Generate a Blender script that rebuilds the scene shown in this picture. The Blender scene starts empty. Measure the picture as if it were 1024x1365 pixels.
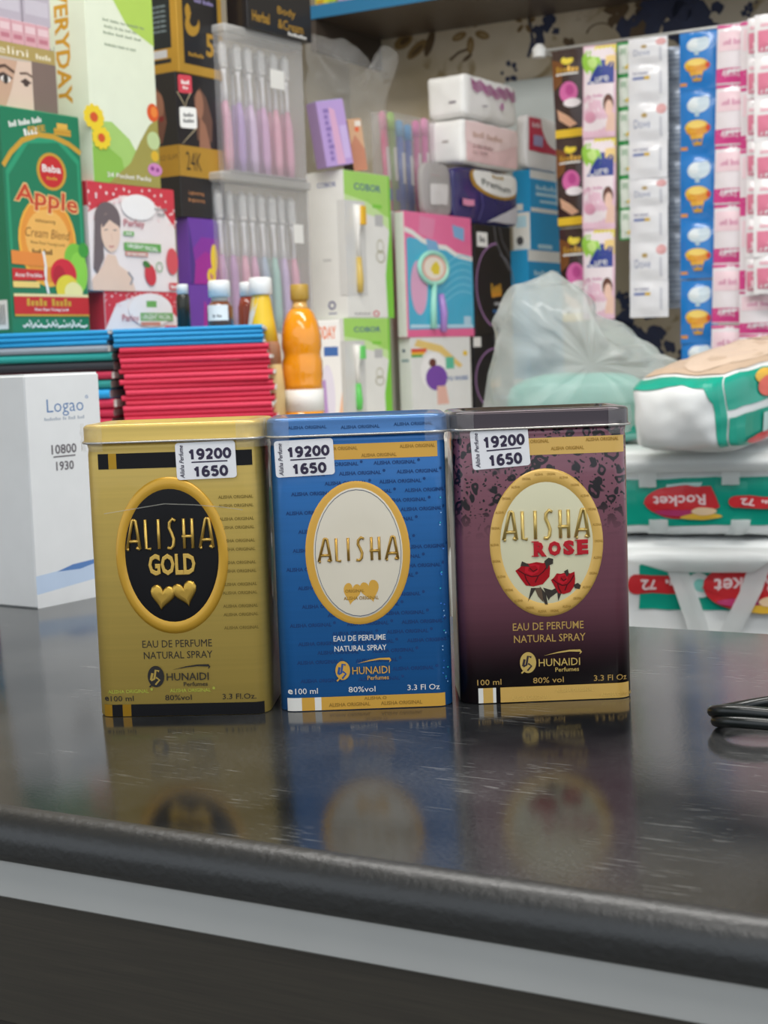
import bpy, bmesh, math, random
from mathutils import Vector, Matrix, noise
random.seed(7)
SC = bpy.context.scene
COL = SC.collection
R = math.radians

# ------------------------------------------------------------------ camera
FPX, CX, CY = 2050.0, 512.0, 682.5
COUNTER_Z = 0.95
CAMP = Vector((0, 0, COUNTER_Z + 0.179))
PITCH, ROLL = math.atan(207 / FPX), R(2.04)
_f = Vector((0, math.cos(PITCH), -math.sin(PITCH)))
_r0, _u0 = Vector((1, 0, 0)), Vector((0, math.sin(PITCH), math.cos(PITCH)))
_r = _r0 * math.cos(ROLL) - _u0 * math.sin(ROLL)
_u = _r0 * math.sin(ROLL) + _u0 * math.cos(ROLL)
cd = bpy.data.cameras.new('camera')
cam = bpy.data.objects.new('camera', cd)
COL.objects.link(cam)
cam.matrix_world = Matrix(((_r.x, _u.x, -_f.x, CAMP.x), (_r.y, _u.y, -_f.y, CAMP.y), (_r.z, _u.z, -_f.z, CAMP.z), (0, 0, 0, 1)))
cd.sensor_fit = 'HORIZONTAL'
cd.sensor_width = 36.0
cd.lens = 36.0 * FPX / 1024
cd.clip_start = 0.02
cd.clip_end = 50
cd.dof.use_dof = True
cd.dof.focus_distance = 0.80
cd.dof.aperture_fstop = 26
SC.camera = cam

# ------------------------------------------------------------------ world, lamps, exposure
SC.view_settings.view_transform = 'Standard'
SC.view_settings.look = 'None'
SC.view_settings.gamma = 1
SC.view_settings.use_curve_mapping = False
SC.view_settings.exposure = 0.0
W = bpy.data.worlds.new('daylight')
SC.world = W
W.use_nodes = True
bg = W.node_tree.nodes['Background']
bg.inputs[0].default_value = (0.86, 0.93, 1.0, 1)
bg.inputs[1].default_value = 1.15


def area(name, loc, target, sx, sy, power, col=(1, 1, 1)):
    l = bpy.data.lights.new(name, 'AREA')
    l.shape = 'RECTANGLE'
    l.size, l.size_y = sx, sy
    l.energy = power
    l.color = col
    o = bpy.data.objects.new(name, l)
    COL.objects.link(o)
    o.location = loc
    o.rotation_euler = (Vector(target) - Vector(loc)).to_track_quat('-Z', 'Y').to_euler()
    return o


def ceiling_lamp(name, loc, sx, sy, power, tilt):
    o = area(name, loc, (loc[0], loc[1], 0), sx, sy, power, (1, 0.98, 0.95))
    o.rotation_euler = (R(tilt), 0, R(-29))


ceiling_lamp('ceiling_lamp_aisle_offscreen', (0.20, 1.12, 2.52), 2.0, 0.35, 31, 12)
ceiling_lamp('ceiling_lamp_customers_offscreen', (0.20, -0.25, 2.52), 2.0, 0.35, 15, 12)

# ------------------------------------------------------------------ geometry of the view: pixel <-> place


def ray(px, py):
    return _f * FPX + _r * (px - CX) - _u * (py - CY)


def P(px, py, Y):
    d = ray(px, py)
    return CAMP + d * (Y / d.y)


def G(px, py, z):
    d = ray(px, py)
    return CAMP + d * ((z - CAMP.z) / d.z)


def hit(px, py, o, d):
    """plan-view crossing of the sight line through (px, py) with the line o + t d; returns t"""
    r_ = ray(px, py)
    den = d[0] * r_.y - d[1] * r_.x
    return (o[1] * r_.x - o[0] * r_.y) / den


PHI = 33.0


def axes(phi=PHI):
    s, c = math.sin(R(phi)), math.cos(R(phi))
    return Vector((s, c)), Vector((-c, s))


DR, DL = axes()
NL = -DL
L0 = P(8, 290, 1.75).xy


def online(px, py, m=0.0):
    o = L0 + NL * m
    return o + DR * hit(px, py, o, DR)


# ------------------------------------------------------------------ materials
_mc = {}


def lin(h):
    if isinstance(h, str):
        h = h.lstrip('#')
        h = [int(h[i:i + 2], 16) / 255 for i in (0, 2, 4)]
    return tuple(((c + 0.055) / 1.055) ** 2.4 if c > 0.04045 else c / 12.92 for c in h) + (1,)


def node(nt, typ, **kw):
    n = nt.nodes.new(typ)
    for k, v in kw.items():
        if k.startswith('i_'):
            n.inputs[k[2:].replace('_', ' ')].default_value = v
        else:
            setattr(n, k, v)
    return n


def M(h, rough=0.45, metal=0.0, coat=0.0, var=0.05, scale=40, bump=0.0, trans=None, spec=0.5, emit=0):
    key = (h, rough, metal, coat, var, scale, bump, trans, spec, emit)
    if key in _mc:
        return _mc[key]
    m = bpy.data.materials.new('mat_%03d' % len(_mc))
    m.use_nodes = True
    nt = m.node_tree
    b = nt.nodes['Principled BSDF']
    col = lin(h)
    tc = node(nt, 'ShaderNodeTexCoord')
    nz = node(nt, 'ShaderNodeTexNoise', i_Scale=scale, i_Detail=3.0)
    nt.links.new(tc.outputs['Object'], nz.inputs['Vector'])
    mx = node(nt, 'ShaderNodeMix', data_type='RGBA')
    mx.inputs['A'].default_value = tuple(c * (1 - var) for c in col[:3]) + (1,)
    mx.inputs['B'].default_value = tuple(min(1, c * (1 + var)) for c in col[:3]) + (1,)
    nt.links.new(nz.outputs['Fac'], mx.inputs['Factor'])
    nt.links.new(mx.outputs['Result'], b.inputs['Base Color'])
    b.inputs['Roughness'].default_value = rough
    b.inputs['Metallic'].default_value = metal
    b.inputs['Coat Weight'].default_value = coat
    b.inputs['Coat Roughness'].default_value = 0.08
    b.inputs['Specular IOR Level'].default_value = spec
    if emit:
        b.inputs['Emission Color'].default_value = col
        b.inputs['Emission Strength'].default_value = emit
    if bump:
        bp = node(nt, 'ShaderNodeBump', i_Strength=bump, i_Distance=0.002)
        nt.links.new(nz.outputs['Fac'], bp.inputs['Height'])
        nt.links.new(bp.outputs['Normal'], b.inputs['Normal'])
    if trans is not None:       # thin clear film: trans = share of light that goes straight through
        out = nt.nodes['Material Output']
        tr = node(nt, 'ShaderNodeBsdfTransparent')
        tl = node(nt, 'ShaderNodeBsdfTranslucent')
        tl.inputs['Color'].default_value = col
        ms = node(nt, 'ShaderNodeMixShader')
        ms.inputs[0].default_value = 0.4
        nt.links.new(b.outputs[0], ms.inputs[1])
        nt.links.new(tl.outputs[0], ms.inputs[2])
        ms2 = node(nt, 'ShaderNodeMixShader')
        ms2.inputs[0].default_value = trans
        nt.links.new(ms.outputs[0], ms2.inputs[1])
        nt.links.new(tr.outputs[0], ms2.inputs[2])
        nt.links.new(ms2.outputs[0], out.inputs['Surface'])
    _mc[key] = m
    return m


def asmat(c):
    return M(c) if isinstance(c, str) else c


# ------------------------------------------------------------------ mesh builder
class MB:
    def __init__(s):
        s.v, s.f, s.m, s.sm, s.mats = [], [], [], [], []

    def mi(s, mat):
        mat = asmat(mat)
        if mat not in s.mats:
            s.mats.append(mat)
        return s.mats.index(mat)

    def add(s, vs, fs, mat, smooth=False):
        o = len(s.v)
        s.v += [tuple(v) for v in vs]
        i = s.mi(mat)
        for f in fs:
            s.f.append([k + o for k in f])
            s.m.append(i)
            s.sm.append(smooth)

    def box(s, x0, y0, z0, x1, y1, z1, mat, mats=None):
        vs = [(x0, y0, z0), (x1, y0, z0), (x1, y1, z0), (x0, y1, z0), (x0, y0, z1), (x1, y0, z1), (x1, y1, z1), (x0, y1, z1)]
        fs = [('front', (0, 1, 5, 4)), ('right', (1, 2, 6, 5)), ('back', (2, 3, 7, 6)), ('left', (3, 0, 4, 7)), ('top', (4, 5, 6, 7)), ('bottom', (3, 2, 1, 0))]
        for n, f in fs:
            s.add([vs[k] for k in f], [(0, 1, 2, 3)], (mats or {}).get(n, mat))

    def tube(s, pts, rad, mat, n=8, cap=True, closed=False):
        pts = [Vector(p) for p in pts]
        rs = rad if isinstance(rad, (list, tuple)) else [rad] * len(pts)
        vs, N = [], len(pts)
        prev = None
        for k, p in enumerate(pts):
            a = pts[(k - 1) % N] if closed or k else p
            b = pts[(k + 1) % N] if closed or k < N - 1 else p
            t = (b - a).normalized()
            if prev is None:
                x = t.orthogonal().normalized()
            else:
                x = (prev - t * prev.dot(t)).normalized()
            prev = x
            y = t.cross(x)
            for j in range(n):
                an = 2 * math.pi * j / n
                vs.append(p + (x * math.cos(an) + y * math.sin(an)) * rs[k])
        fs = []
        for k in range(N if closed else N - 1):
            for j in range(n):
                a, b = k * n + j, k * n + (j + 1) % n
                c, d = ((k + 1) % N) * n + (j + 1) % n, ((k + 1) % N) * n + j
                fs.append((a, b, c, d))
        if cap and not closed:
            fs.append(tuple(range(n))[::-1])
            fs.append(tuple((N - 1) * n + j for j in range(n)))
        s.add(vs, fs, mat, True)

    def lathe(s, prof, mat, n=24, cx=0, cy=0, mats=None, sx=1, sy=1):
        for k in range(len(prof) - 1):
            (r0, z0), (r1, z1) = prof[k], prof[k + 1]
            vs = [(cx + sx * r * math.cos(2 * math.pi * j / n), cy + sy * r * math.sin(2 * math.pi * j / n), z) for r, z in ((r0, z0), (r1, z1)) for j in range(n)]
            s.add(vs, [(j, (j + 1) % n, n + (j + 1) % n, n + j) for j in range(n)], mats[k] if mats else mat, True)

    def build(s, name, parent=None, bevel=0, weld=False, seg=1):
        me = bpy.data.meshes.new(name)
        me.from_pydata(s.v, [], s.f)
        for m in s.mats:
            me.materials.append(m)
        me.polygons.foreach_set('material_index', s.m)
        me.polygons.foreach_set('use_smooth', s.sm)
        if bevel or weld:
            bm = bmesh.new()
            bm.from_mesh(me)
            bmesh.ops.remove_doubles(bm, verts=bm.verts, dist=1e-6)
            if bevel:
                bmesh.ops.bevel(bm, geom=bm.edges[:], offset=bevel, segments=seg, affect='EDGES', profile=0.5, clamp_overlap=True)
            bmesh.ops.recalc_face_normals(bm, faces=bm.faces)
            bm.to_mesh(me)
            bm.free()
        me.update()
        o = bpy.data.objects.new(name, me)
        COL.objects.link(o)
        if parent:
            o.parent = parent
        return o


def tag(o, label, cat, group=None):
    o['label'] = label
    o['category'] = cat
    if group:
        o['group'] = group
    return o


def thing(name, label, cat, loc, rz=0, group=None, rx=0, ry=0):
    o = bpy.data.objects.new(name, None)
    o.empty_display_size = 0.02
    COL.objects.link(o)
    o.location = loc
    o.rotation_euler = (R(rx), R(ry), R(rz))
    return tag(o, label, cat, group)


def copy_tree(o, parent=None):
    c = o.copy()
    COL.objects.link(c)
    c.parent = parent
    for ch in list(o.children):
        copy_tree(ch, c)
    return c


def structure(o):
    o['kind'] = 'structure'
    return o


# ------------------------------------------------------------------ flat print
_tc = {}


def text_mesh(txt, bold, extrude=0.0, bev=0.0):
    key = (txt, bold, extrude, bev)
    if key not in _tc:
        cu = bpy.data.curves.new('text', 'FONT')
        cu.body = txt
        cu.size = 1
        cu.offset = bold
        cu.extrude = extrude
        cu.bevel_depth = bev
        cu.bevel_resolution = 1
        cu.resolution_u = 2
        ob = bpy.data.objects.new('text', cu)
        COL.objects.link(ob)
        bpy.context.view_layer.update()
        me = bpy.data.meshes.new_from_object(ob.evaluated_get(bpy.context.evaluated_depsgraph_get()))
        vs = [v.co.copy() for v in me.vertices]
        fs = [tuple(p.vertices) for p in me.polygons]
        bpy.data.objects.remove(ob)
        bpy.data.curves.remove(cu)
        bpy.data.meshes.remove(me)
        x0, x1 = min(v.x for v in vs), max(v.x for v in vs)
        y0, y1 = min(v.y for v in vs), max(v.y for v in vs)
        for v in vs:
            v.x = (v.x - x0) / (x1 - x0) - 0.5
            v.y = (v.y - y0) / (y1 - y0) - 0.5
        _tc[key] = (vs, fs)
    return _tc[key]


def small_print(words):
    """print too small or blurred to read: words = letter counts; one tick for each letter, gaps between the words"""
    vs, fs = [], []
    n = sum(words) + len(words) - 1
    k = 0
    for w in words:
        for q in range(w):
            top = .5 if q % 3 == 0 else .18
            x0, x1 = k / n - .5 + .12 / n, (k + 1) / n - .5 - .16 / n
            o = len(vs)
            vs += [Vector((x0, -.5, 0)), Vector((x1, -.5, 0)), Vector((x1, top, 0)), Vector((x0, top, 0))]
            fs.append((o, o + 1, o + 2, o + 3))
            k += 1
        k += 1
    return vs, fs


def heart(n=28):
    out = []
    for k in range(n):
        t = 2 * math.pi * k / n
        out.append((16 * math.sin(t) ** 3 / 32, (13 * math.cos(t) - 5 * math.cos(2 * t) - 2 * math.cos(3 * t) - math.cos(4 * t) + 2.5) / 29))
    return out


def draw(mb, F, Wm, Hm, items, off0=0.0002, step=0.00003, n=1):
    """F(u, v, off) -> local point; items are printed shapes, later ones on top"""
    for k, it in enumerate(items):
        off = off0 + step * k
        t, c, a = it[0], it[1], it[2:]
        if t == 'r':
            u0, v0, u1, v1 = a[:4]
            nu = max(1, int(math.ceil(n * abs(u1 - u0)))) if n > 1 else 1
            nv = max(1, int(math.ceil(n * abs(v1 - v0)))) if n > 1 else 1
            vs = [F(u0 + (u1 - u0) * i / nu, v0 + (v1 - v0) * j / nv, off) for j in range(nv + 1) for i in range(nu + 1)]
            mb.add(vs, [(j * (nu + 1) + i, j * (nu + 1) + i + 1, (j + 1) * (nu + 1) + i + 1, (j + 1) * (nu + 1) + i) for j in range(nv) for i in range(nu)], c, n > 1)
        elif t == 'e':
            cu, cv, ru, rv = a[:4]
            rot = R(a[4]) if len(a) > 4 else 0
            q = 28
            rings = 3 if n > 1 else 1
            vs = [F(cu, cv, off)]
            for g in range(1, rings + 1):
                for j in range(q):
                    x, y = ru * Wm * math.cos(2 * math.pi * j / q) * g / rings, rv * Hm * math.sin(2 * math.pi * j / q) * g / rings
                    x, y = x * math.cos(rot) - y * math.sin(rot), x * math.sin(rot) + y * math.cos(rot)
                    vs.append(F(cu + x / Wm, cv + y / Hm, off))
            fs = [(0, 1 + j, 1 + (j + 1) % q) for j in range(q)]
            for g in range(1, rings):
                o = 1 + (g - 1) * q
                fs += [(o + j, o + q + j, o + q + (j + 1) % q, o + (j + 1) % q) for j in range(q)]
            mb.add(vs, fs, c)
        elif t == 'g':
            cu, cv, ru, rv, th = a[:5]
            a0, a1 = (a[5], a[6]) if len(a) > 6 else (0, 360)
            q = 36
            vs = []
            for j in range(q + 1):
                an = R(a0 + (a1 - a0) * j / q)
                for s_ in (1, 1 - th):
                    vs.append(F(cu + ru * s_ * math.cos(an), cv + rv * s_ * math.sin(an), off))
            mb.add(vs, [(2 * j, 2 * j + 2, 2 * j + 3, 2 * j + 1) for j in range(q)], c)
        elif t == 'p':
            pts = a[0]
            if n == 1:
                mb.add([F(u, v, off) for u, v in pts], [tuple(range(len(pts)))], c)
            else:
                for iu in range(n):
                    for iv in range(n):
                        q = pts
                        for ax_, lim, sg in ((0, iu / n, 1), (0, (iu + 1) / n, -1), (1, iv / n, 1), (1, (iv + 1) / n, -1)):
                            r_ = []
                            for j in range(len(q)):
                                p0, p1 = q[j - 1], q[j]
                                d0, d1 = (p0[ax_] - lim) * sg, (p1[ax_] - lim) * sg
                                if (d0 < 0) != (d1 < 0):
                                    k_ = d0 / (d0 - d1)
                                    r_.append((p0[0] + (p1[0] - p0[0]) * k_, p0[1] + (p1[1] - p0[1]) * k_))
                                if d1 >= 0:
                                    r_.append(p1)
                            q = r_
                            if len(q) < 3:
                                break
                        if len(q) >= 3:
                            mb.add([F(u, v, off) for u, v in q], [tuple(range(len(q)))], c, True)
        elif t == 'l':
            pts, w = [(u * Wm, v * Hm) for u, v in a[0]], a[1]
            vs = []
            for j, (x, y) in enumerate(pts):
                x0, y0 = pts[max(0, j - 1)]
                x1, y1 = pts[min(len(pts) - 1, j + 1)]
                l = math.hypot(x1 - x0, y1 - y0) or 1
                nx, ny = -(y1 - y0) / l * w / 2, (x1 - x0) / l * w / 2
                vs += [F((x + nx) / Wm, (y + ny) / Hm, off), F((x - nx) / Wm, (y - ny) / Hm, off)]
            mb.add(vs, [(2 * j, 2 * j + 1, 2 * j + 3, 2 * j + 2) for j in range(len(pts) - 1)], c)
        elif t in 'thb':
            if t in 'tb':
                txt, cu, cv, wu, hv = a[:5]
                rot = R(a[5]) if len(a) > 5 else 0
                bold = a[6] if len(a) > 6 else 0.012
                shear = a[7] if len(a) > 7 else 0
                vs, fs = text_mesh(txt, bold) if t == 't' else small_print(txt)
                if abs(math.sin(rot)) > 0.9:      # running up the face: width measured along v
                    sx, sy = wu * Hm, hv * Wm
                else:
                    sx, sy = wu * Wm, hv * Hm
            else:
                cu, cv, wu, hv = a[:4]
                rot = R(a[4]) if len(a) > 4 else 0
                shear = 0
                vs = [Vector((x, y, 0)) for x, y in heart()]
                fs = [tuple(range(len(vs)))[::-1]]
                sx, sy = wu * Wm, hv * Hm
            out = []
            for v in vs:
                x, y = (v.x) * sx + shear * v.y * sy, v.y * sy
                x, y = x * math.cos(rot) - y * math.sin(rot), x * math.sin(rot) + y * math.cos(rot)
                out.append(F(cu + x / Wm, cv + y / Hm, off))
            mb.add(out, fs, c)


def faces_of(w, d, h):
    """flat faces of a carton whose base centre is the local origin"""
    return {
        'front': (lambda u, v, o: (-w / 2 + u * w, -d / 2 - o, v * h), w, h),
        'left': (lambda u, v, o: (-w / 2 - o, d / 2 - u * d, v * h), d, h),
        'right': (lambda u, v, o: (w / 2 + o, -d / 2 + u * d, v * h), d, h),
        'top': (lambda u, v, o: (-w / 2 + u * w, -d / 2 + v * d, h + o), w, d),
    }


def fit(xc, xl, xr, yt, yb, Y=None, m=0.0, phi=PHI, zb=None, zt=None, depth=None, width=None):
    """size and place of an upright box from its near vertical edge (xc) and the far ends of its two seen faces"""
    ym = (yt + yb) / 2
    dr, dl = axes(phi)
    xy = P(xc, ym, Y).xy if Y else online(xc, ym, m)
    w = width or hit(xr, ym, xy, dr)
    d = depth or hit(xl, ym, xy, dl)
    z0 = P(xc, yb, xy.y).z if zb is None else zb
    z1 = P(xc, yt, xy.y).z if zt is None else zt
    c = xy + dr * w / 2 + dl * d / 2
    return dict(loc=(c.x, c.y, z0), w=w, d=d, h=z1 - z0, rz=90 - phi)


PRINT_NAME = {'front': 'front_print', 'left': 'side_print', 'right': 'end_print', 'top': 'top_print'}


def carton(name, label, cat, g, col, faces=None, prints=None, group=None, bevel=0.0007, ry=0, rx=0):
    t = thing(name, label, cat, g['loc'], g['rz'], group, rx, ry)
    w, d, h = g['w'], g['d'], g['h']
    mb = MB()
    mb.box(-w / 2, -d / 2, 0, w / 2, d / 2, h, col, {k: v for k, v in (faces or {}).items()})
    mb.build('carton_body', t, bevel=bevel)
    fl = MB()
    fl.box(-w / 2 + 0.001, -d / 2 + 0.001, h, w / 2 - 0.001, d / 2 - d * 0.12, h + 0.0006, (faces or {}).get('top', col))
    fl.build('top_flap', t)
    fc = faces_of(w, d, h)
    for side, items in (prints or {}).items():
        mb = MB()
        F, a, b = fc[side]
        draw(mb, F, a, b, [('r', (faces or {}).get(side, col), .006, .006, .994, .994)] + items)
        mb.build(PRINT_NAME[side], t)
    t['top'] = g['loc'][2] + h + 0.0006
    return t


def soft_map(w, d, h, bulge, seed, wob=0.004, px=5.0):
    """a plump film-wrapped pack: returns point(x, y, z in -1..1) on the swollen surface"""
    off = Vector((seed * 3.1, seed * 1.7, seed * 2.3))

    def S(p):
        x, y, z = p
        k = 1.0
        n_ = (abs(x) ** px + abs(y) ** px + abs(z) ** px) ** (1 / px)
        q = Vector((x, y, z)) / n_
        b = Vector((q.x * (w / 2), q.y * (d / 2), q.z * (h / 2)))
        fx = (1 - y * y) * (1 - z * z)
        fy = (1 - x * x) * (1 - z * z)
        fz = (1 - x * x) * (1 - y * y)
        b += Vector((math.copysign(max(0, fx), x) * (abs(x) > 0.99), math.copysign(max(0, fy), y) * (abs(y) > 0.99), math.copysign(max(0, fz), z) * (abs(z) > 0.99))) * bulge
        nn = noise.noise_vector(b * 22 + off) * wob + noise.noise_vector(b * 60 + off) * wob * 0.35
        return b + nn
    return S


def soft_mesh(mb, S, mat, n=16, facemat=None):
    for ax in range(3):
        for sg in (-1, 1):
            vs = []
            for j in range(n + 1):
                for i in range(n + 1):
                    a, b = -1 + 2 * i / n, -1 + 2 * j / n
                    p = [0, 0, 0]
                    p[ax] = sg
                    p[(ax + 1) % 3] = a
                    p[(ax + 2) % 3] = b
                    vs.append(S(p))
            fs = [(j * (n + 1) + i, j * (n + 1) + i + 1, (j + 1) * (n + 1) + i + 1, (j + 1) * (n + 1) + i) for j in range(n) for i in range(n)]
            if sg < 0:
                fs = [f[::-1] for f in fs]
            mb.add(vs, fs, (facemat or {}).get((ax, sg), mat), True)


def soft_faces(S, w, d, h):
    def fr(u, v, o):
        p = S((-1 + 2 * u, -1, -1 + 2 * v)); p.y -= o * 3; return p

    def le(u, v, o):
        p = S((-1, 1 - 2 * u, -1 + 2 * v)); p.x -= o * 3; return p

    def tp(u, v, o):
        p = S((-1 + 2 * u, -1 + 2 * v, 1)); p.z += o * 3; return p
    return {'front': (fr, w, h), 'left': (le, d, h), 'top': (tp, w, d)}


def softpack(name, label, cat, g, col, prints=None, bulge=0.008, seed=1, group=None, wob=0.003, rx=0, ry=0, px=6.0, facemat=None, n=16):
    t = thing(name, label, cat, g['loc'], g['rz'], group, rx, ry)
    w, d, h = g['w'], g['d'], g['h']
    S0 = soft_map(w, d, h, bulge, seed, wob, px)
    S = lambda p: S0(p) + Vector((0, 0, h / 2))
    mb = MB()
    soft_mesh(mb, S, col, n, facemat)
    mb.build('wrapper', t, weld=True)
    fc = soft_faces(S, w, d, h)
    for side, items in (prints or {}).items():
        mb = MB()
        F, a, b = fc[side]
        draw(mb, F, a, b, items, off0=0.0004, step=0.00022, n=24)
        mb.build(PRINT_NAME[side], t)
    return t, S


# =================================================================== STRUCTURE
ANG = R(29)
CC = Vector((math.cos(ANG), -math.sin(ANG)))          # along the counter, to the right and nearer
CA = Vector((math.sin(ANG), math.cos(ANG)))           # away from the customer
WALL0 = P(700, 60, 3.0).xy
TABLE_Z = 1.02


def wall_material():
    m = bpy.data.materials.new('floral_wallpaper')
    m.use_nodes = True
    nt = m.node_tree
    b = nt.nodes['Principled BSDF']
    tc = node(nt, 'ShaderNodeTexCoord')
    L = nt.links.new
    def thr(scale, detail, lo, hi, off, dist=0.0, typ='ShaderNodeTexNoise'):
        mp = node(nt, 'ShaderNodeMapping')
        mp.inputs['Location'].default_value = off
        L(tc.outputs['Object'], mp.inputs['Vector'])
        nz = node(nt, 'ShaderNodeTexNoise', i_Scale=scale, i_Detail=detail, i_Distortion=dist)
        L(mp.outputs[0], nz.inputs['Vector'])
        rp = node(nt, 'ShaderNodeMapRange', i_From_Min=lo, i_From_Max=hi)
        L(nz.outputs['Fac'], rp.inputs['Value'])
        return rp.outputs[0]
    def mix(a, bcol, fac):
        mx = node(nt, 'ShaderNodeMix', data_type='RGBA')
        if isinstance(a, tuple):
            mx.inputs['A'].default_value = a
        else:
            L(a, mx.inputs['A'])
        mx.inputs['B'].default_value = bcol
        L(fac, mx.inputs['Factor'])
        return mx.outputs['Result']
    c = mix(lin('c9bda8'), lin('b3a488'), thr(6, 3, 0.4, 0.6, (3, 1, 2)))
    c = mix(c, lin('9c8a68'), thr(13, 4, 0.60, 0.68, (1, 7, 4), 1.0))
    L(c, b.inputs['Base Color'])
    b.inputs['Roughness'].default_value = 0.55
    return m


def slab(name, o, d, nrm, t0, t1, z0, z1, thick, mat):
    """upright slab whose face stands on the plan line o + t d, thickness away from nrm"""
    mb = MB()
    a, b = o + d * t0, o + d * t1
    a2, b2 = a - nrm * thick, b - nrm * thick
    vs = [(a.x, a.y, z0), (b.x, b.y, z0), (b.x, b.y, z1), (a.x, a.y, z1), (a2.x, a2.y, z0), (b2.x, b2.y, z0), (b2.x, b2.y, z1), (a2.x, a2.y, z1)]
    mb.add(vs, [(0, 1, 2, 3), (5, 4, 7, 6), (4, 0, 3, 7), (1, 5, 6, 2), (3, 2, 6, 7), (4, 5, 1, 0)], mat)
    return mb.build(name)


WP = wall_material()
wall_back = structure(slab('wall_back', WALL0, CC, -CA, -0.42, 1.9, 0, 2.6, 0.1, WP))


def wall_motif(px, py, shapes):
    """one printed motif of the wallpaper; shapes in metres round its middle"""
    t = hit(px, py, WALL0, CC)
    q = WALL0 + CC * t
    z = P(px, py, q.y).z
    F = lambda u, v, o: (q.x + CC.x * u - CA.x * o, q.y + CC.y * u - CA.y * o, z + v)
    mb = MB()
    draw(mb, F, 1, 1, shapes, off0=.0006)
    mb.build('printed_motif', wall_back)


LF, LF2, NV = M('8a6f43', rough=.5, var=.3, scale=90), M('5e4a30', rough=.5, var=.3, scale=90), M('28304e', rough=.5, var=.4, scale=60)
def petals(r, n, col, col2, a0=0):
    out = []
    for k in range(n):
        a = R(a0 + 360 * k / n)
        out.append(('e', col, r * math.cos(a), r * math.sin(a), r * .62, r * .30, math.degrees(a)))
        out.append(('e', col2, r * 1.1 * math.cos(a), r * 1.1 * math.sin(a), r * .34, r * .13, math.degrees(a)))
    return out
def blot(r, seed, col=None):
    rnd = random.Random(seed)
    out = []
    for k in range(9):
        x, y = rnd.uniform(-r, r), rnd.uniform(-r, r)
        w_ = rnd.uniform(.25, .5) * r
        pts = [(x + w_ * rnd.uniform(.55, 1.1) * math.cos(2 * math.pi * j / 11), y + w_ * rnd.uniform(.55, 1.25) * math.sin(2 * math.pi * j / 11)) for j in range(11)]
        out.append(('p', col or NV, pts))
    return out
for px, py, sh_ in ((538, 56, [('e', LF, 0, 0, .022, .013, 20), ('e', LF2, .004, .002, .012, .006, 20)]), (556, 66, [('e', LF, 0, 0, .026, .011, 35), ('e', LF2, 0, -.002, .016, .004, 35)]), (573, 58, [('e', LF2, 0, 0, .026, .009, 68)]), (545, 34, [('g', LF2, 0, 0, .02, .014, .3)]), (612, 70, [('l', LF2, [(-.02, -.012), (0, 0), (.02, .004)], .005), ('e', LF2, .018, -.012, .012, .004, 30)]), (628, 42, petals(.026, 5, LF, M('a08a62'), 50)), (700, 30, petals(.014, 5, LF, LF2, 10)), (845, 30, blot(.045, 3, LF2)), (768, 62, blot(.02, 9, LF2)), (800, 45, [('g', LF2, 0, 0, .028, .02, .12, 20, 170)]),
                   (725, 45, blot(.026, 5)), (706, 40, [('l', NV, [(-.004, -.05), (.006, -.02), (.0, .02), (.01, .05)], .006)]), (680, 95, blot(.016, 6)), (898, 24, blot(.075, 8)), (880, 8, blot(.06, 11)), (925, 14, blot(.05, 12)), (848, 440, blot(.05, 13)), (880, 462, blot(.035, 14)), (826, 424, [('l', NV, [(-.05, .03), (-.02, 0), (.03, -.02), (.05, -.05)], .012)]), (900, 485, blot(.03, 15)), (838, 400, blot(.022, 16)), (1000, 12, blot(.012, 17))):
    wall_motif(px, py, sh_)

structure(slab('wall_left', L0 - NL * 0.47, DR, NL, -1.3, 1.62, 0, 2.6, 0.1, M('b5ab98', rough=0.7, var=0.1, scale=8)))
mb = MB()
mb.box(-9, -14, -0.05, 9, 4, 0, M('77726a', rough=0.4, var=0.15, scale=6))
structure(mb.build('floor'))
mb = MB()
mb.box(-3, -0.7, 2.6, 3, 4, 2.65, M('e4e3de', rough=0.8))
structure(mb.build('ceiling'))

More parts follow.
